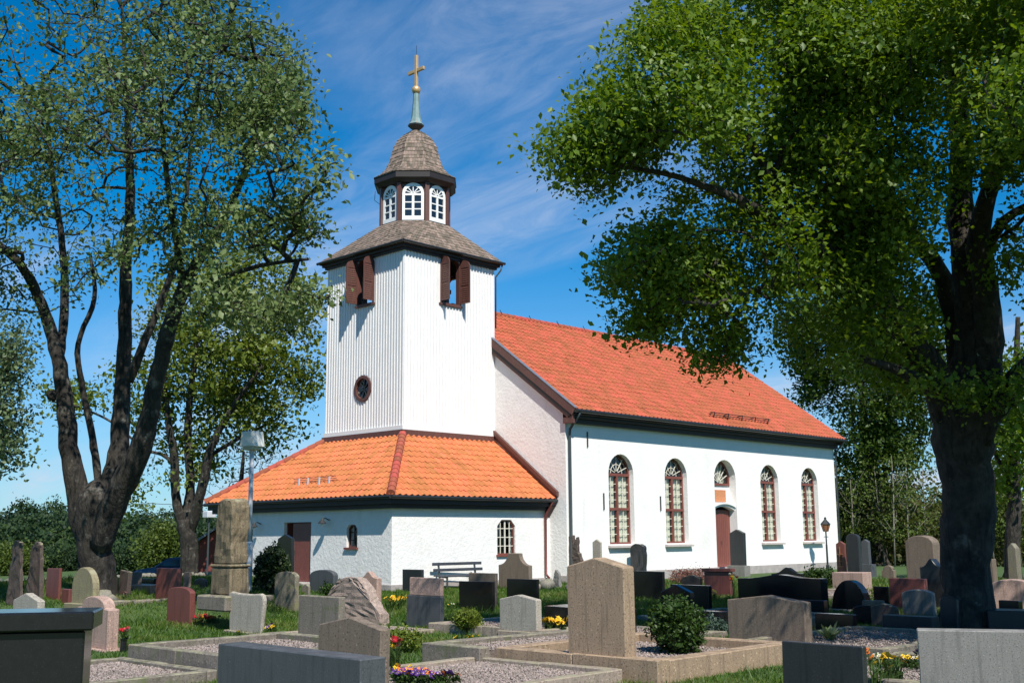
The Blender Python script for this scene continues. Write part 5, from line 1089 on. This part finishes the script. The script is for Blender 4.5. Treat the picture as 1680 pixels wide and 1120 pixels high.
def plot(label, x0, x1, y0, y1, h, kw=.15, sides='NSEW', m=G_KERB, gr=True, z=None, dens=900, seg=1.3, fillh=.5, rough=.008):
    z = float(gz((x0+x1)/2, (y0+y1)/2)) if z is None else z; t = thing('grave_plot', label, 'grave plot', ((x0+x1)/2, (y0+y1)/2, z)); cx_, cy_ = (x0+x1)/2, (y0+y1)/2; PLOTS.append((x0, x1, y0, y1))
    for s in sides:
        A = {'W': (x0, x0+kw, y0, y1), 'E': (x1-kw, x1, y0, y1), 'S': (x0+kw+.002, x1-kw-.002, y0, y0+kw), 'N': (x0+kw+.002, x1-kw-.002, y1-kw, y1)}[s]
        lg = (A[3]-A[2]) if s in 'WE' else (A[1]-A[0]); n = max(1, round(lg/seg))
        for k in range(n):
            f0, f1 = k/n, (k+1)/n; dz = random.uniform(-.008, .008)
            b = (A[0], A[1], A[2]+lg*f0+.004, A[2]+lg*f1-.004) if s in 'WE' else (A[0]+lg*f0+.004, A[0]+lg*f1-.004, A[2], A[3])
            me = MB().box(b[0]-cx_, b[1]-cx_, b[2]-cy_, b[3]-cy_, -.15, h+dz).mesh('kerb', .012)
            if rough: rough_up(me, rough, 6, 2)
            mk('kerb', me, m, t)
    if gr:
        MB().box(x0+kw-.01-cx_, x1-kw+.01-cx_, y0+kw-.01-cy_, y1-kw+.01-cy_, -.1, h*fillh).build('gravel_bed', GRAV, t); gravel(x0+kw-cx_, x1-kw-cx_, y0+kw-cy_, y1-kw-cy_, h*fillh+.006, t, dens)
    return t
plot('tan granite kerb round a gravel plot below the tall tan headstone', -21.0, -17.85, -19.86, -17.1, .30, .24, 'NSEW', G_TAN, fillh=.55, rough=.0)
plot('rough grey kerb round a gravel plot left of the tall tan headstone', -21.3, -18.0, -17.09, -15.9, .30, .2, 'NEW', G_KERB2, fillh=.75)
plot('low kerb round a wide bed of pink gravel beside the purple pansies', -25.2, -21.1, -19.4, -16.85, .14, .14, 'NSEW', G_KERB, dens=1400, fillh=.5)
plot('high streaked kerb round a gravel plot behind the long blue-grey slab', -24.2, -21.6, -15.5, -12.85, .32, .18, 'NSEW', G_KERB2, fillh=.7)
plot('mossy low kerb round a bed of coarse gravel beside the black pedestal', -27.3, -24.3, -15.4, -12.95, .14, .14, 'NSEW', G_KERB2, dens=1400, fillh=.5)
plot('pinkish kerb and pale gravel plot right of the slate block headstone', -17.6, -15.2, -14.8, -11.9, .2, .15, 'NSEW', G_KERB, fillh=.7, dens=500)
plot('low kerb and gravel plot under the light gabled headstone', -17.9, -15.0, -16.9, -14.85, .1, .14, 'NSEW', G_KERB2, fillh=.7, dens=500)
plot('kerb with gravel behind the pale rounded headstone', -20.6, -17.7, -12.2, -10.4, .08, .14, 'NSEW', G_KERB, fillh=.6, dens=500)
plot('dark kerbed plot in the shade right of the charcoal slab', -20.4, -17.4, -23.6, -21.2, .2, .2, 'NSEW', G_KERB2, fillh=.6, dens=700)
plot('stepped dark kerb plot in shade left of the speckled grey slab', -16.6, -13.0, -20.6, -18.2, .14, .16, 'NSEW', G_KERB2, dens=300)
plot('kerbed plot in the tree shade behind the wide brown-pink headstone', -13.6, -10.6, -17.0, -13.8, .16, .16, 'NSEW', G_KERB2, dens=300)
plot('kerbed plot by the church corner below the pinkish pedestal', -4.0, -.5, -13.5, -10.9, .14, .15, 'NSEW', G_KERB, dens=200)
t = thing('retaining_kerb', 'long rough retaining kerb along the raised lawn under the left tree', 'kerb', tuple(atz(190, 1010, 0)))
A, B = atz(178, 1012, .0), atz(447, 1000, .0); o_ = np.array(t.location)
for k in range(8):
    a, b = A+(B-A)*(k/8+.003), A+(B-A)*((k+1)/8-.003); me = MB().bar(tuple(a-o_+np.array([0, 0, .12])), tuple(b-o_+np.array([0, 0, .12])), .28, .5).mesh('kerb', .02); rough_up(me, .02, 5, 2); mk('kerb', me, G_KERB2, t)
def grass():
    Vs = []; n = 0
    N_ = 400000; wd = 8.5+(44-8.5)*rng.random(N_)**.85; u = rng.uniform(-260, 1960, N_)
    P = CAM+FW[None]*0+np.stack([(HF[0]*wd+HR[0]*(u-840)/FPX*wd), (HF[1]*wd+HR[1]*(u-840)/FPX*wd), np.zeros(N_)], 1)
    x, y = P[:, 0], P[:, 1]; ok = ~((x > PX-.05) & (y > PY0-.05)) & ~((x > -.1) & (y > -.05))
    for x0, x1, y0, y1 in PLOTS: ok &= ~((x > x0-.02) & (x < x1+.02) & (y > y0-.02) & (y < y1+.02))
    nz_ = np.array([mnoise.noise(Vector((a*.5, b*.5, 0))) for a, b in zip(x, y)]); ok &= rng.random(N_) < np.maximum(.6, .9+.6*nz_)
    x, y, wd, nz_ = x[ok], y[ok], wd[ok], nz_[ok]; M = len(x); z = gz(x, y)
    tf = np.clip(np.array([mnoise.noise(Vector((a*2.2, b*2.2, 7))) for a, b in zip(x, y)])*2.2-.35, 0, 1); h = (.03+.035*rng.random(M))*(1+.5*nz_+1.5*tf)*(.75+wd/40); bw = .0035*(.6+wd/9); a = rng.uniform(0, 6.3, M); lean = rng.normal(size=(M, 2))*h[:, None]*.5
    b0 = np.stack([x-np.cos(a)*bw, y-np.sin(a)*bw, z+.002], 1); b1 = np.stack([x+np.cos(a)*bw, y+np.sin(a)*bw, z+.002], 1); tp = np.stack([x+lean[:, 0], y+lean[:, 1], z+h], 1)
    V = np.stack([b0, b1, tp], 1).reshape(-1, 3); F = np.arange(M*3).reshape(-1, 3)
    mk('grass', np_mesh('grass', V, F, np.clip(rng.random(M)*.6+.25+.7*nz_-.25*tf, 0, 1)), leaf_mat('grass_blade', [(.028, .070, .007), (.055, .115, .012), (.085, .15, .017), (.17, .17, .055)], .3, .3, .5), None, False, 'stuff')
grass()

# ---------------------------------------------------------------- boulders, dry-stone wall
ROCKS = []
for k in range(6):
    bm = bmesh.new(); bmesh.ops.create_icosphere(bm, subdivisions=2, radius=1); s_ = Vector((k*7.3, 1, 2))
    for v in bm.verts: v.co *= 1+.35*mnoise.noise(v.co*1.1+s_)+.12*mnoise.noise(v.co*3+s_)
    me = bpy.data.meshes.new('boulder'); bm.to_mesh(me); bm.free(); me.materials.append(G_BOULD); me.polygons.foreach_set('use_smooth', [True]*len(me.polygons)); ROCKS.append(me)
def rock(name, loc, sx, parent=None, rel=(0, 0, 0)):
    o = bpy.data.objects.new(name, random.choice(ROCKS)); link(o, parent); o.location = loc; o.scale = sx; o.rotation_euler = (random.uniform(-.3, .3), random.uniform(-.3, .3), random.uniform(0, 6.3)); return o
for lb, u, dep, r in (('round boulder at the root of the big left tree, right side', 181, 26.9, .15), ('pale small boulder left of the yellow lichened stone', 113, 27.2, .12), ('flat-topped boulder against the roots behind the yellow lichened stone', 168, 27.2, .22), ('small field stone just right of the yellow lichened stone', 166, 26.6, .09),
                         ('round boulder at the foot of the red-brown downspout', 897, 37.5, .26), ('pale rounded stone right of the scalloped brown stone', 879, 37.5, .18), ('low boulder beside the rugged stump-shaped stone', 938, 37, .2), ('reddish boulder below the first tall window', 1072, 44, .25)):
    x, y = gpos(u, dep); g_ = float(gz(x, y)); props(rock('boulder', (x, y, g_+r*.45), (r*1.15, r, r*.85)), lb, 'boulder')
stone('thin upright slate fragment at the foot of the porch corner', 906, 918, 922, 940, 934, 'taper', G_GREY, dep=38, rough=.02, rsc=6)
q = np.array([-17.5, 13.0, -.25]); wl = thing('dry_stone_wall', 'low dry-stone wall of grey field stones behind the left trees', 'wall', tuple(q))
for r_ in range(3):
    for k in range(70):
        x = k*.23+random.uniform(-.05, .05)+(.1 if r_ % 2 else 0)
        if x > 15.6: continue
        yy = 13.0+x*.05; rock('stone', (x, x*.05+random.uniform(-.05, .05), -.05+r_*.22+random.uniform(-.03, .03)+(float(gz(q[0]+x, yy))-q[2])*.6), (random.uniform(.12, .19), random.uniform(.12, .18), random.uniform(.10, .15)), wl)

# ---------------------------------------------------------------- lamps, bench, car, shed
p = place(406, 28.8); t = thing('street_lamp', 'grey lamp post with a white box-shaped head beside the pillar monument', 'street lamp', tuple(p)); H = zat(p[0], p[1], 708)-p[2]
hz = zat(p[0], p[1], 888)-p[2]
MB().lathe([(.105, -.2), (.10, hz-.05), (.065, hz)], (0, 0, 0), 12).build('post_sleeve', STEEL, t, smooth=False); MB().lathe([(.062, hz-.06), (.055, H-.5)], (0, 0, 0), 12).build('post', STEEL, t, smooth=True)
c, s = math.cos(rad(20)), math.sin(rad(20))
hd = MB(); R2 = lambda x, y, z: (x*c-y*s, x*s+y*c, z)
def fr(z0, a0, z1, a1, mb): 
    vs = [R2(x*a0, y*a0, z0) for x, y in ((-1, -1), (1, -1), (1, 1), (-1, 1))]+[R2(x*a1, y*a1, z1) for x, y in ((-1, -1), (1, -1), (1, 1), (-1, 1))]; mb.add(vs, [(3, 2, 1, 0), (4, 5, 6, 7), (0, 1, 5, 4), (1, 2, 6, 5), (2, 3, 7, 6), (3, 0, 4, 7)])
fr(H-.40, .235, H, .20, hd); hd.build('lamp_hood', LAMPW, t, bevel=.015)
m_ = MB(); fr(H-.49, .15, H-.401, .20, m_); m_.build('diffuser', mat('opal_glass', (.7, .7, .65), None, 5, .3), t, bevel=.03)
MB().lathe([(.06, H-.56), (.08, H-.50)], (0, 0, 0), 8).build('bracket', STEEL, t)
x, y = 17.6, -1.1; t = thing('lantern_post', 'black iron post with a six-sided lantern before the right end of the church', 'street lamp', (x, y, float(gz(x, y)))); H = zat(x, y, 848)
MB().lathe([(.09, -.1), (.09, .25), (.05, .3), (.045, 1.2), (.035, 1.25), (.035, H-.72), (.06, H-.70)], (0, 0, 0), 10).build('post', GUTTER, t); MB().bar((-.2, 0, H-.95), (.2, 0, H-.95), .03, .03).build('cross_bar', GUTTER, t)
MB().lathe([(.11, H-.70), (.21, H-.36), (.20, H-.355), (.1, H-.69)], (0, 0, 0), 6).build('lantern_glass', mat('amber_glass', (.30, .13, .07), None, 5, .2), t)
for k in range(6):
    an = math.pi/3*k; MB().bar((.115*math.cos(an), .115*math.sin(an), H-.7), (.215*math.cos(an), .215*math.sin(an), H-.36), .02, .02).build('lantern_rib', GUTTER, t)
MB().lathe([(.25, H-.355), (.08, H-.16), (.05, H-.12), (.06, H-.06), (.01, H)], (0, 0, 0), 6).build('lantern_roof', GUTTER, t)
for lb, u, v, dep in (('thin distant lamp post between the maple and the porch roof', 340, 838, 50), ('grey square-headed post in the scrub right of the big trunk', 1620, 860, 46)):
    x, y = gpos(u, dep); z = float(gz(x, y)); t = thing('street_lamp', lb, 'street lamp', (x, y, z)); H = zat(x, y, v)-z
    MB().lathe([(.05, -.2), (.035, H-.3)], (0, 0, 0), 8).build('post', PIPE, t); MB().box(-.22, .22, -.22, .22, H-.3, H).build('lamp_hood', STEEL if u < 900 else PIPE, t, bevel=.03)
by_ = .18; bx_ = bis(lambda q_: 710-proj((q_, by_+.4, .7))[0], -12, 0); t = thing('bench', 'dark slatted bench against the sunny porch wall', 'bench', (bx_, by_, 0), rad(-3)); bw = bis(lambda q_: 787-proj((bx_+q_, by_+.4, .7))[0], .3, 6)
SLAT = mat('bench_slat', (.055, .06, .075), (.04, .045, .055), 5, .5)
for z, yy, hh in ((.60, .38, .10), (.80, .44, .10)): MB().box(0, bw, yy, yy+.035, z, z+hh).build('back_slat', SLAT, t, bevel=.008)
for yy, z in ((-.02, .42), (.13, .43), (.27, .44)): MB().box(0, bw, yy, yy+.12, z, z+.04).build('seat_slat', SLAT, t, bevel=.008)
for a in (.3, bw-.3):
    m_ = MB(); m_.bar((a, .02, -.05), (a, .02, .42), .05, .05); m_.bar((a, .36, -.05), (a, .50, .9), .05, .05); m_.bar((a, .0, .40), (a, .42, .42), .05, .04); m_.build('bench_support', PIPE, t)
# car beyond the wall
cx_, cy_ = gpos(288, 62); cz_ = float(gz(cx_, cy_)); top = zat(cx_, cy_, 909)-cz_; ks = top/1.45
car = thing('parked_car', 'dark blue estate car parked beyond the stone wall', 'car', (cx_, cy_, cz_), rad(-46+12))
CB = mat('blue_car_paint', (.018, .035, .085), None, 5, .25, spec=.6); CG = mat('car_glass', (.02, .03, .04), None, 5, .08, spec=.8); RUB = mat('rubber', (.015, .015, .015), None, 5, .8)
def loft(secs, mb):
    n = len(secs[0]); b = []
    for sct in secs: b.append(len(mb.v)); mb.add(sct, [])
    for i in range(len(secs)-1):
        for k in range(n): k2 = (k+1) % n; mb.f.append((b[i]+k, b[i+1]+k, b[i+1]+k2, b[i]+k2)); mb.r.append(.5)
    mb.f.append(tuple(b[0]+k for k in range(n))); mb.r.append(.5); mb.f.append(tuple(b[-1]+k for k in reversed(range(n)))); mb.r.append(.5)
def sec(x, hw, z0, z1): return [(x, -hw*.92, z0), (x, hw*.92, z0), (x, hw, (z0+z1)/2), (x, hw*.93, z1), (x, -hw*.93, z1), (x, -hw, (z0+z1)/2)]
mb = MB(); loft([sec(-2.15, .7, .35, .68), sec(-1.95, .8, .25, .78), sec(-1.0, .85, .2, .93), sec(.4, .86, .2, .95), sec(1.9, .84, .22, .95), sec(2.2, .78, .3, .85)], mb); mb.build('body', CB, car, bevel=.04)
mb = MB(); loft([sec(-1.05, .80, .90, .955), sec(-.35, .72, .92, 1.40), sec(.4, .71, .92, 1.45), sec(1.7, .70, .92, 1.40), sec(2.08, .76, .90, .97)], mb); mb.build('cabin', CB, car, bevel=.03)
for s in (-1, 1):
    for x0, x1, x2, x3 in ((-.78, -.25, .28, .28), (.36, .36, 1.05, 1.05), (1.13, 1.13, 1.62, 1.82)):
        Y = lambda z: s*(.80-.16*(z-.92)/.5+.012); MB().add([(x0, Y(.97), .97), (x1, Y(1.34), 1.34), (x2, Y(1.35), 1.35), (x3, Y(.97), .97)], [(0, 1, 2, 3)]).build('side_window', CG, car, fix=False)
MB().add([(-1.0, -.68, .965), (-1.0, .68, .965), (-.42, .6, 1.37), (-.42, -.6, 1.37)], [(0, 1, 2, 3)]).build('windscreen', CG, car, fix=False)
for x in (-1.35, 1.3):
    for s in (-1, 1):
        wh = MB().tube([(x, s*.68, .32), (x, s*.87, .32)], .32, 18).build('wheel', RUB, car); MB().tube([(x, s*.871, .32), (x, s*.88, .32)], .19, 14).build('rim', STEEL, wh)
for s in (-1, 1): MB().box(-2.14, -2.0, s*.62-.14, s*.62+.14, .58, .70).build('headlight', CG, car, bevel=.02)
# red shed
x, y = gpos(338, 56); z = float(gz(x, y)); sh_ = thing('wooden_shed', 'falu-red shed with a grey roof verge glimpsed left of the porch', 'shed', (x, y, z), rad(-40)); rl_ = zat(x, y, 872)-z
SR = mat('falu_red', (.20, .045, .035), None, 6, .8)
MB().prism([(-.4, -.3), (3.6, -.3), (3.6, rl_-.1), (1.6, rl_+.9), (-.4, rl_-.5)], lambda a, q: (a, 0, q), lambda a, q: (a, 4, q)).build('wall', SR, sh_)
m_ = MB(); m_.bar((-.8, 2, rl_-.66), (1.6, 2, rl_+.98), 4.5, .1, (0, 0, 1)); m_.bar((1.6, 2, rl_+.98), (4.0, 2, rl_-.30), 4.5, .1, (0, 0, 1)); m_.build('roof', LEADGREY, sh_)

# ---------------------------------------------------------------- shrubs and flowers
x, y, z = place(1095, None, 1072, .15); bush('clipped_shrub', 'dense round evergreen shrub right of the tall tan headstone', 'shrub', (x+.15, y-.05, .1), .88, .44, LEAF_THUJA, 420, 34, .055, sig=.05, shell=.5, zc=.5)
x, y = gpos(446, 29); bush('conifer_shrub', 'dark bushy conifer at the foot of the lamp post', 'shrub', (x, y), 1.25, .62, LEAF_FIR, 360, 36, .075, sig=.07, shell=.3, cone=.35)
x, y, z = place(766, None, 1036, .05); bush('golden_shrub', 'small loose yellow-green shrub on the gravel right of the slate block', 'shrub', (x, y, .05), .42, .33, LEAF_GOLD, 150, 20, .05, sig=.05, shell=.3)
x, y, z = place(1165, None, 1038, 0.); bush('creeping_juniper', 'low blue-green creeping plant in front of the black stones', 'shrub', (x, y, 0), .32, .5, leaf_mat('juniper_leaf', [(.03, .055, .04), (.05, .085, .06), (.08, .12, .09)], .1, .3, .5), 120, 24, .045, sig=.06, shell=.3)
x, y = gpos(1345, 36); bush('green_perennial', 'low bright green perennial left of the pinkish pedestal', 'shrub', (x, y), .75, .55, LEAF_THUJA, 120, 20, .09, sig=.09, shell=.3)
x, y = gpos(660, 17.5); bush('rock_plant', 'ragged green rock plant in front of the rough kerb', 'shrub', (x, y, .05), .32, .42, LEAF_GOLD, 110, 18, .05, sig=.06, shell=.2)
x, y = gpos(1130, 41); bush('lavender_shrub', 'reddish dry dwarf shrub at the foot of the church wall', 'shrub', (x, y, 0), .55, 1.0, leaf_mat('dry_red_leaf', [(.12, .05, .04), (.20, .09, .07), (.22, .15, .11)], .2, .2, .6), 140, 16, .07, sig=.1, shell=.2)
x, y = gpos(776, 37); bush('rock_plant', 'small round yellow-green plant under the bench', 'shrub', (x, y, 0), .4, .25, LEAF_GOLD, 60, 18, .06, sig=.05, shell=.3)
x, y = gpos(540, 33); bush('rock_plant', 'small dark plant at the porch door beside the dark grey headstone', 'shrub', (x, y), .4, .3, LEAF_THUJA, 60, 18, .06, sig=.05, shell=.3)
x, y = gpos(652, 39); bush('rock_plant', 'low dark plant at the white wall behind the small dark headstone', 'shrub', (x, y, 0), .4, .3, LEAF_FIR, 60, 18, .06, sig=.05, shell=.3)
x, y, z = place(1445, None, 985, .0); bush('rock_plant', 'mixed flowering perennial in the sun strip beside the black dome', 'shrub', (x, y, 0), .4, .4, LEAF_GOLD, 90, 18, .05, sig=.06, shell=.2)
def blossom_mesh(nm, col, eye, r, nP=5, cup=.25):
    mb = MB()
    for k in range(nP):
        a = 2*math.pi*k/nP; w_ = math.pi/nP*1.15; P_ = lambda q, an, z: (q*math.cos(an), q*math.sin(an), z)
        mb.add([(0, 0, .0), P_(r*.7, a-w_, r*cup*.6), P_(r, a, r*cup), P_(r*.7, a+w_, r*cup*.6)], [(0, 1, 2, 3)])
    mb.add([(r*.28*math.cos(2*math.pi*k/6), r*.28*math.sin(2*math.pi*k/6), r*.16) for k in range(6)], [tuple(range(6))]); me = mb.mesh(nm, fix=False)
    me.materials.append(mat('petal_%s' % nm, col, None, 30, .6)); me.materials.append(mat('eye_%s' % nm, eye, None, 30, .6)); me.polygons[len(me.polygons)-1].material_index = 1; return me
YELC, ORC, PURC, REDC, PINC, WHC = (.75, .48, .02), (.75, .20, .02), (.10, .03, .22), (.55, .02, .03), (.70, .30, .28), (.75, .70, .55)
BL_ = {'yellow': blossom_mesh('yellow', YELC, (.2, .05, .01), .034), 'orange': blossom_mesh('orange', ORC, (.3, .03, .02), .036), 'purple': blossom_mesh('purple', PURC, (.6, .45, .05), .036), 'red': blossom_mesh('red', REDC, (.1, .0, .0), .038, 6, .9), 'pink': blossom_mesh('pink', PINC, (.5, .3, .05), .034), 'white': blossom_mesh('white', WHC, (.6, .4, .05), .03), 'daff': blossom_mesh('daffodil', YELC, (.75, .28, .02), .042, 6, .15)}
FOL = leaf_mat('flower_leaf', [(.025, .055, .012), (.045, .085, .018), (.07, .12, .025)], .3, .3, .5)
def plant(label, name, x, y, z, cols, nb_, h, r, group=None, strap=False, bs=1., cat='flower'):
    t = thing(name, label, cat, (x, y, z), random.uniform(0, 6.3), group)
    if strap:
        m = MB()
        for k in range(14):
            a = random.uniform(0, 6.3); l_ = h*random.uniform(.8, 1.2); w_ = .012; b = random.uniform(.25, .7)*r*2
            pts = [(0+.02*math.cos(a), .02*math.sin(a), 0), (b*.3*math.cos(a), b*.3*math.sin(a), l_*.6), (b*math.cos(a), b*math.sin(a), l_*random.uniform(.6, 1))]
            px_, py_ = -math.sin(a)*w_, math.cos(a)*w_; vs = []
            for (X, Y, Z), q in zip(pts, (1, 1.1, .15)): vs += [(X-px_*q, Y-py_*q, Z), (X+px_*q, Y+py_*q, Z)]
            m.add(vs, [(0, 1, 3, 2), (2, 3, 5, 4)], random.random())
        m.build('foliage', FOL, t, fix=False, kind='stuff')
    else:
        C = rng.normal(size=(14, 3))*np.array([r*.45, r*.45, h*.16])+np.array([0, 0, h*.5]); leaves(C, 8, .018+r*.06, .04, FOL, t, 'foliage')
    st = MB()
    for k in range(nb_):
        a = random.uniform(0, 6.3); q = r*random.random()**.5; X, Y, Z = q*math.cos(a), q*math.sin(a), h*random.uniform(.85, 1.15)
        st.tube([(X*.4, Y*.4, 0), (X, Y, Z)], .003, 3, cap=False)
        o = bpy.data.objects.new('blossom', BL_[random.choice(cols)]); link(o, t); o.location = (X, Y, Z); tl_ = random.uniform(.2, .9); o.rotation_euler = (0, 0, 0)
        wv = Vector((-math.cos(_y)+random.uniform(-.5, .5), -math.sin(_y)+random.uniform(-.5, .5), random.uniform(.4, 1.6))); o.rotation_euler = wv.to_track_quat('Z', 'Y').to_euler(); s_ = bs*random.uniform(.85, 1.2); o.scale = (s_, s_, s_)
    st.build('stems', FOL, t, fix=False, kind='stuff'); return t
ORD = ['leftmost', 'second from left', 'third from left', 'fourth from left', 'fifth from left', 'sixth from left', 'seventh from left', 'eighth from left']
def row(label, name, u0, u1, v0, v1, z, n, cols, nb_, h, r, group=None, dep=None, **k):
    for i in range(n):
        f = (i+.5)/n; 
        if dep: x, y = gpos(u0+(u1-u0)*f, dep+random.uniform(-.15, .15)); zz = float(gz(x, y)) if z is None else z
        else: x, y, zz = place(u0+(u1-u0)*f+random.uniform(-1, 1), None, v0+(v1-v0)*f+random.uniform(-2, 2), z)
        plant(label if n == 1 else label+', '+(['left one', 'right one'] if n == 2 else ORD[:n-1]+['rightmost'])[i], name, x, y, zz, cols, nb_, h, r, group if n > 1 else None, **k)
row('purple pansy plant in the front bed by the blue-grey slab', 'pansy', 650, 745, 1122, 1128, .12, 9, ['purple', 'purple', 'purple', 'orange'], 7, .14, .11, 'purple pansies in the front bed')
row('orange pansy plant among the purple pansies beside the grey slab', 'pansy', 643, 690, 1112, 1120, .12, 4, ['orange', 'yellow', 'purple'], 6, .14, .1, 'orange pansies in the front bed')
row('red tulip clump beside the streaked gabled headstone', 'tulip', 641, 652, 1100, 1105, .1, 4, ['red', 'red', 'yellow', 'pink'], 6, .36, .12, 'red tulips beside the gabled headstone', strap=True)
row('yellow and pink pansy right of the small red headstone', 'pansy', 324, 354, 1026, 1026, .0, 5, ['yellow', 'yellow', 'pink', 'white', 'red'], 7, .17, .12, 'pansies by the small red headstone', bs=1.4)
row('yellow pansy with a violet one at the pale rounded headstone', 'pansy', 438, 446, 1040, 1038, .0, 2, ['yellow', 'yellow', 'purple'], 6, .14, .1, 'pansies by the pale rounded headstone', bs=1.4)
row('lone yellow bloom in the grass before the pale rounded headstone', 'pansy', 389, 391, 1044, 1044, .0, 1, ['yellow'], 2, .07, .03, bs=1.3)
row('daffodil tuft behind the rough bell-shaped stone', 'daffodil', 632, 664, 1005, 1000, .0, 5, ['daff'], 4, .3, .12, 'yellow daffodils behind the bell-shaped stone', strap=True, bs=1.6)
row('yellow daffodil just left of the wavy grey-pink headstone', 'daffodil', 583, 589, 0, 0, None, 1, ['daff'], 4, .42, .08, dep=28.5, strap=True, bs=1.8)
row('small yellow primula in the low green bed beyond the slate block', 'primula', 735, 800, 1000, 992, .0, 5, ['yellow', 'white'], 3, .13, .15, 'primulas beyond the slate block', bs=1.0)
row('yellow daffodil clump right of the light gabled headstone', 'daffodil', 893, 926, 1042, 1040, .05, 5, ['daff'], 5, .26, .1, 'daffodils right of the light gabled headstone', strap=True, bs=1.5)
row('yellow-green sedum patch along the rough kerb', 'sedum', 745, 780, 1053, 1052, .1, 4, ['yellow'], 3, .08, .12, 'sedum along the rough kerb', bs=.6)
row('yellow pansy in the bed right of the charcoal slab', 'pansy', 1434, 1512, 1096, 1098, .12, 9, ['yellow', 'yellow', 'white'], 5, .15, .11, 'yellow pansies right of the charcoal slab', bs=1.0)
row('purple pansy next to the speckled grey slab', 'pansy', 1508, 1516, 1090, 1090, .12, 2, ['purple', 'pink'], 6, .17, .07, 'purple pansies next to the speckled slab')
row('orange-yellow daffodil with long leaves at the bottom right', 'daffodil', 1432, 1480, 1150, 1135, .0, 4, ['daff', 'orange'], 3, .42, .2, 'daffodils at the bottom right', strap=True)
row('orange tulip touching the right edge of the charcoal slab', 'tulip', 1430, 1434, 1110, 1110, .05, 1, ['orange', 'yellow'], 3, .32, .05, strap=True)
row('small yellow bloom in the shade behind the wide brown-pink headstone', 'pansy', 1340, 1345, 1022, 1022, .0, 1, ['yellow'], 3, .15, .05, bs=1.2)
row('yellow bloom at the foot of the red-brown capped headstone', 'pansy', 1170, 1174, 985, 985, .0, 1, ['yellow'], 4, .25, .06, bs=1.6)
row('red and yellow flower bunch beside the red-brown capped headstone', 'tulip', 1203, 1207, 982, 982, .0, 1, ['red', 'yellow', 'white'], 8, .6, .12, strap=True, bs=1.6)
row('pink bloom in the raised lawn below the big left tree', 'pansy', 204, 208, 0, 0, None, 1, ['pink'], 5, .2, .08, dep=27, bs=1.4)
# hosta-like plant, each large leaf a part
x, y, z = place(1362, None, 1056, .0); t = thing('hosta', 'plant of broad pale-edged arching leaves behind the charcoal slab', 'plant', (x, y, z)); HO = leaf_mat('hosta_leaf', [(.10, .16, .05), (.16, .22, .08), (.30, .32, .18)], .25, .4, .4)
for k in range(26):
    a = random.uniform(0, 6.3); l_ = random.uniform(.28, .46); b = random.uniform(.3, 1.0); mb = MB(); ca, sa = math.cos(a), math.sin(a); vs = []
    for f, w_ in ((0, .008), (.35, .03), (.7, .036), (1, .003)):
        rr = l_*f*b; zz = l_*(f*1.1-.75*b*f*f); vs += [(rr*ca-w_*sa*-1, rr*sa-w_*ca, zz+w_*.2), (rr*ca, rr*sa, zz), (rr*ca-w_*sa, rr*sa+w_*ca, zz+w_*.2)]
    fs = [(3*i+j, 3*i+j+1, 3*i+j+4, 3*i+j+3) for i in range(3) for j in range(2)]
    mb.add(vs, fs, random.random()); mb.build('leaf', HO, t, fix=False)
x, y, z = place(202, None, 1068, .02); t = thing('flower_vase', 'dark grave vase holding red flowers beside the pink headstone', 'vase', (x, y, z)); MB().lathe([(.05, -.05), (.055, .03), (.05, .16), (.062, .2)], (0, 0, 0), 12).build('vase_body', G_BLACK, t)
fl = plant('bunch of red and pink flowers standing in the dark grave vase', 'flower_bunch', x, y, z+.16, ['red', 'pink', 'red'], 16, .17, .07, bs=.9)
row('low orange pansy at the foot of the dark grave vase', 'pansy', 208, 213, 1066, 1066, .0, 1, ['orange', 'yellow'], 5, .06, .07, bs=.9)
x, y, z = place(1138, None, 1016, .0); t = thing('grave_lantern', 'slim pale grave lantern right behind the clipped round shrub', 'lantern', (x, y, z)); MB().lathe([(.07, -.05), (.07, .05), (.045, .08), (.045, .20), (.06, .22), (.02, .3)], (0, 0, 0), 10).build('lantern_body', G_LIGHT, t)
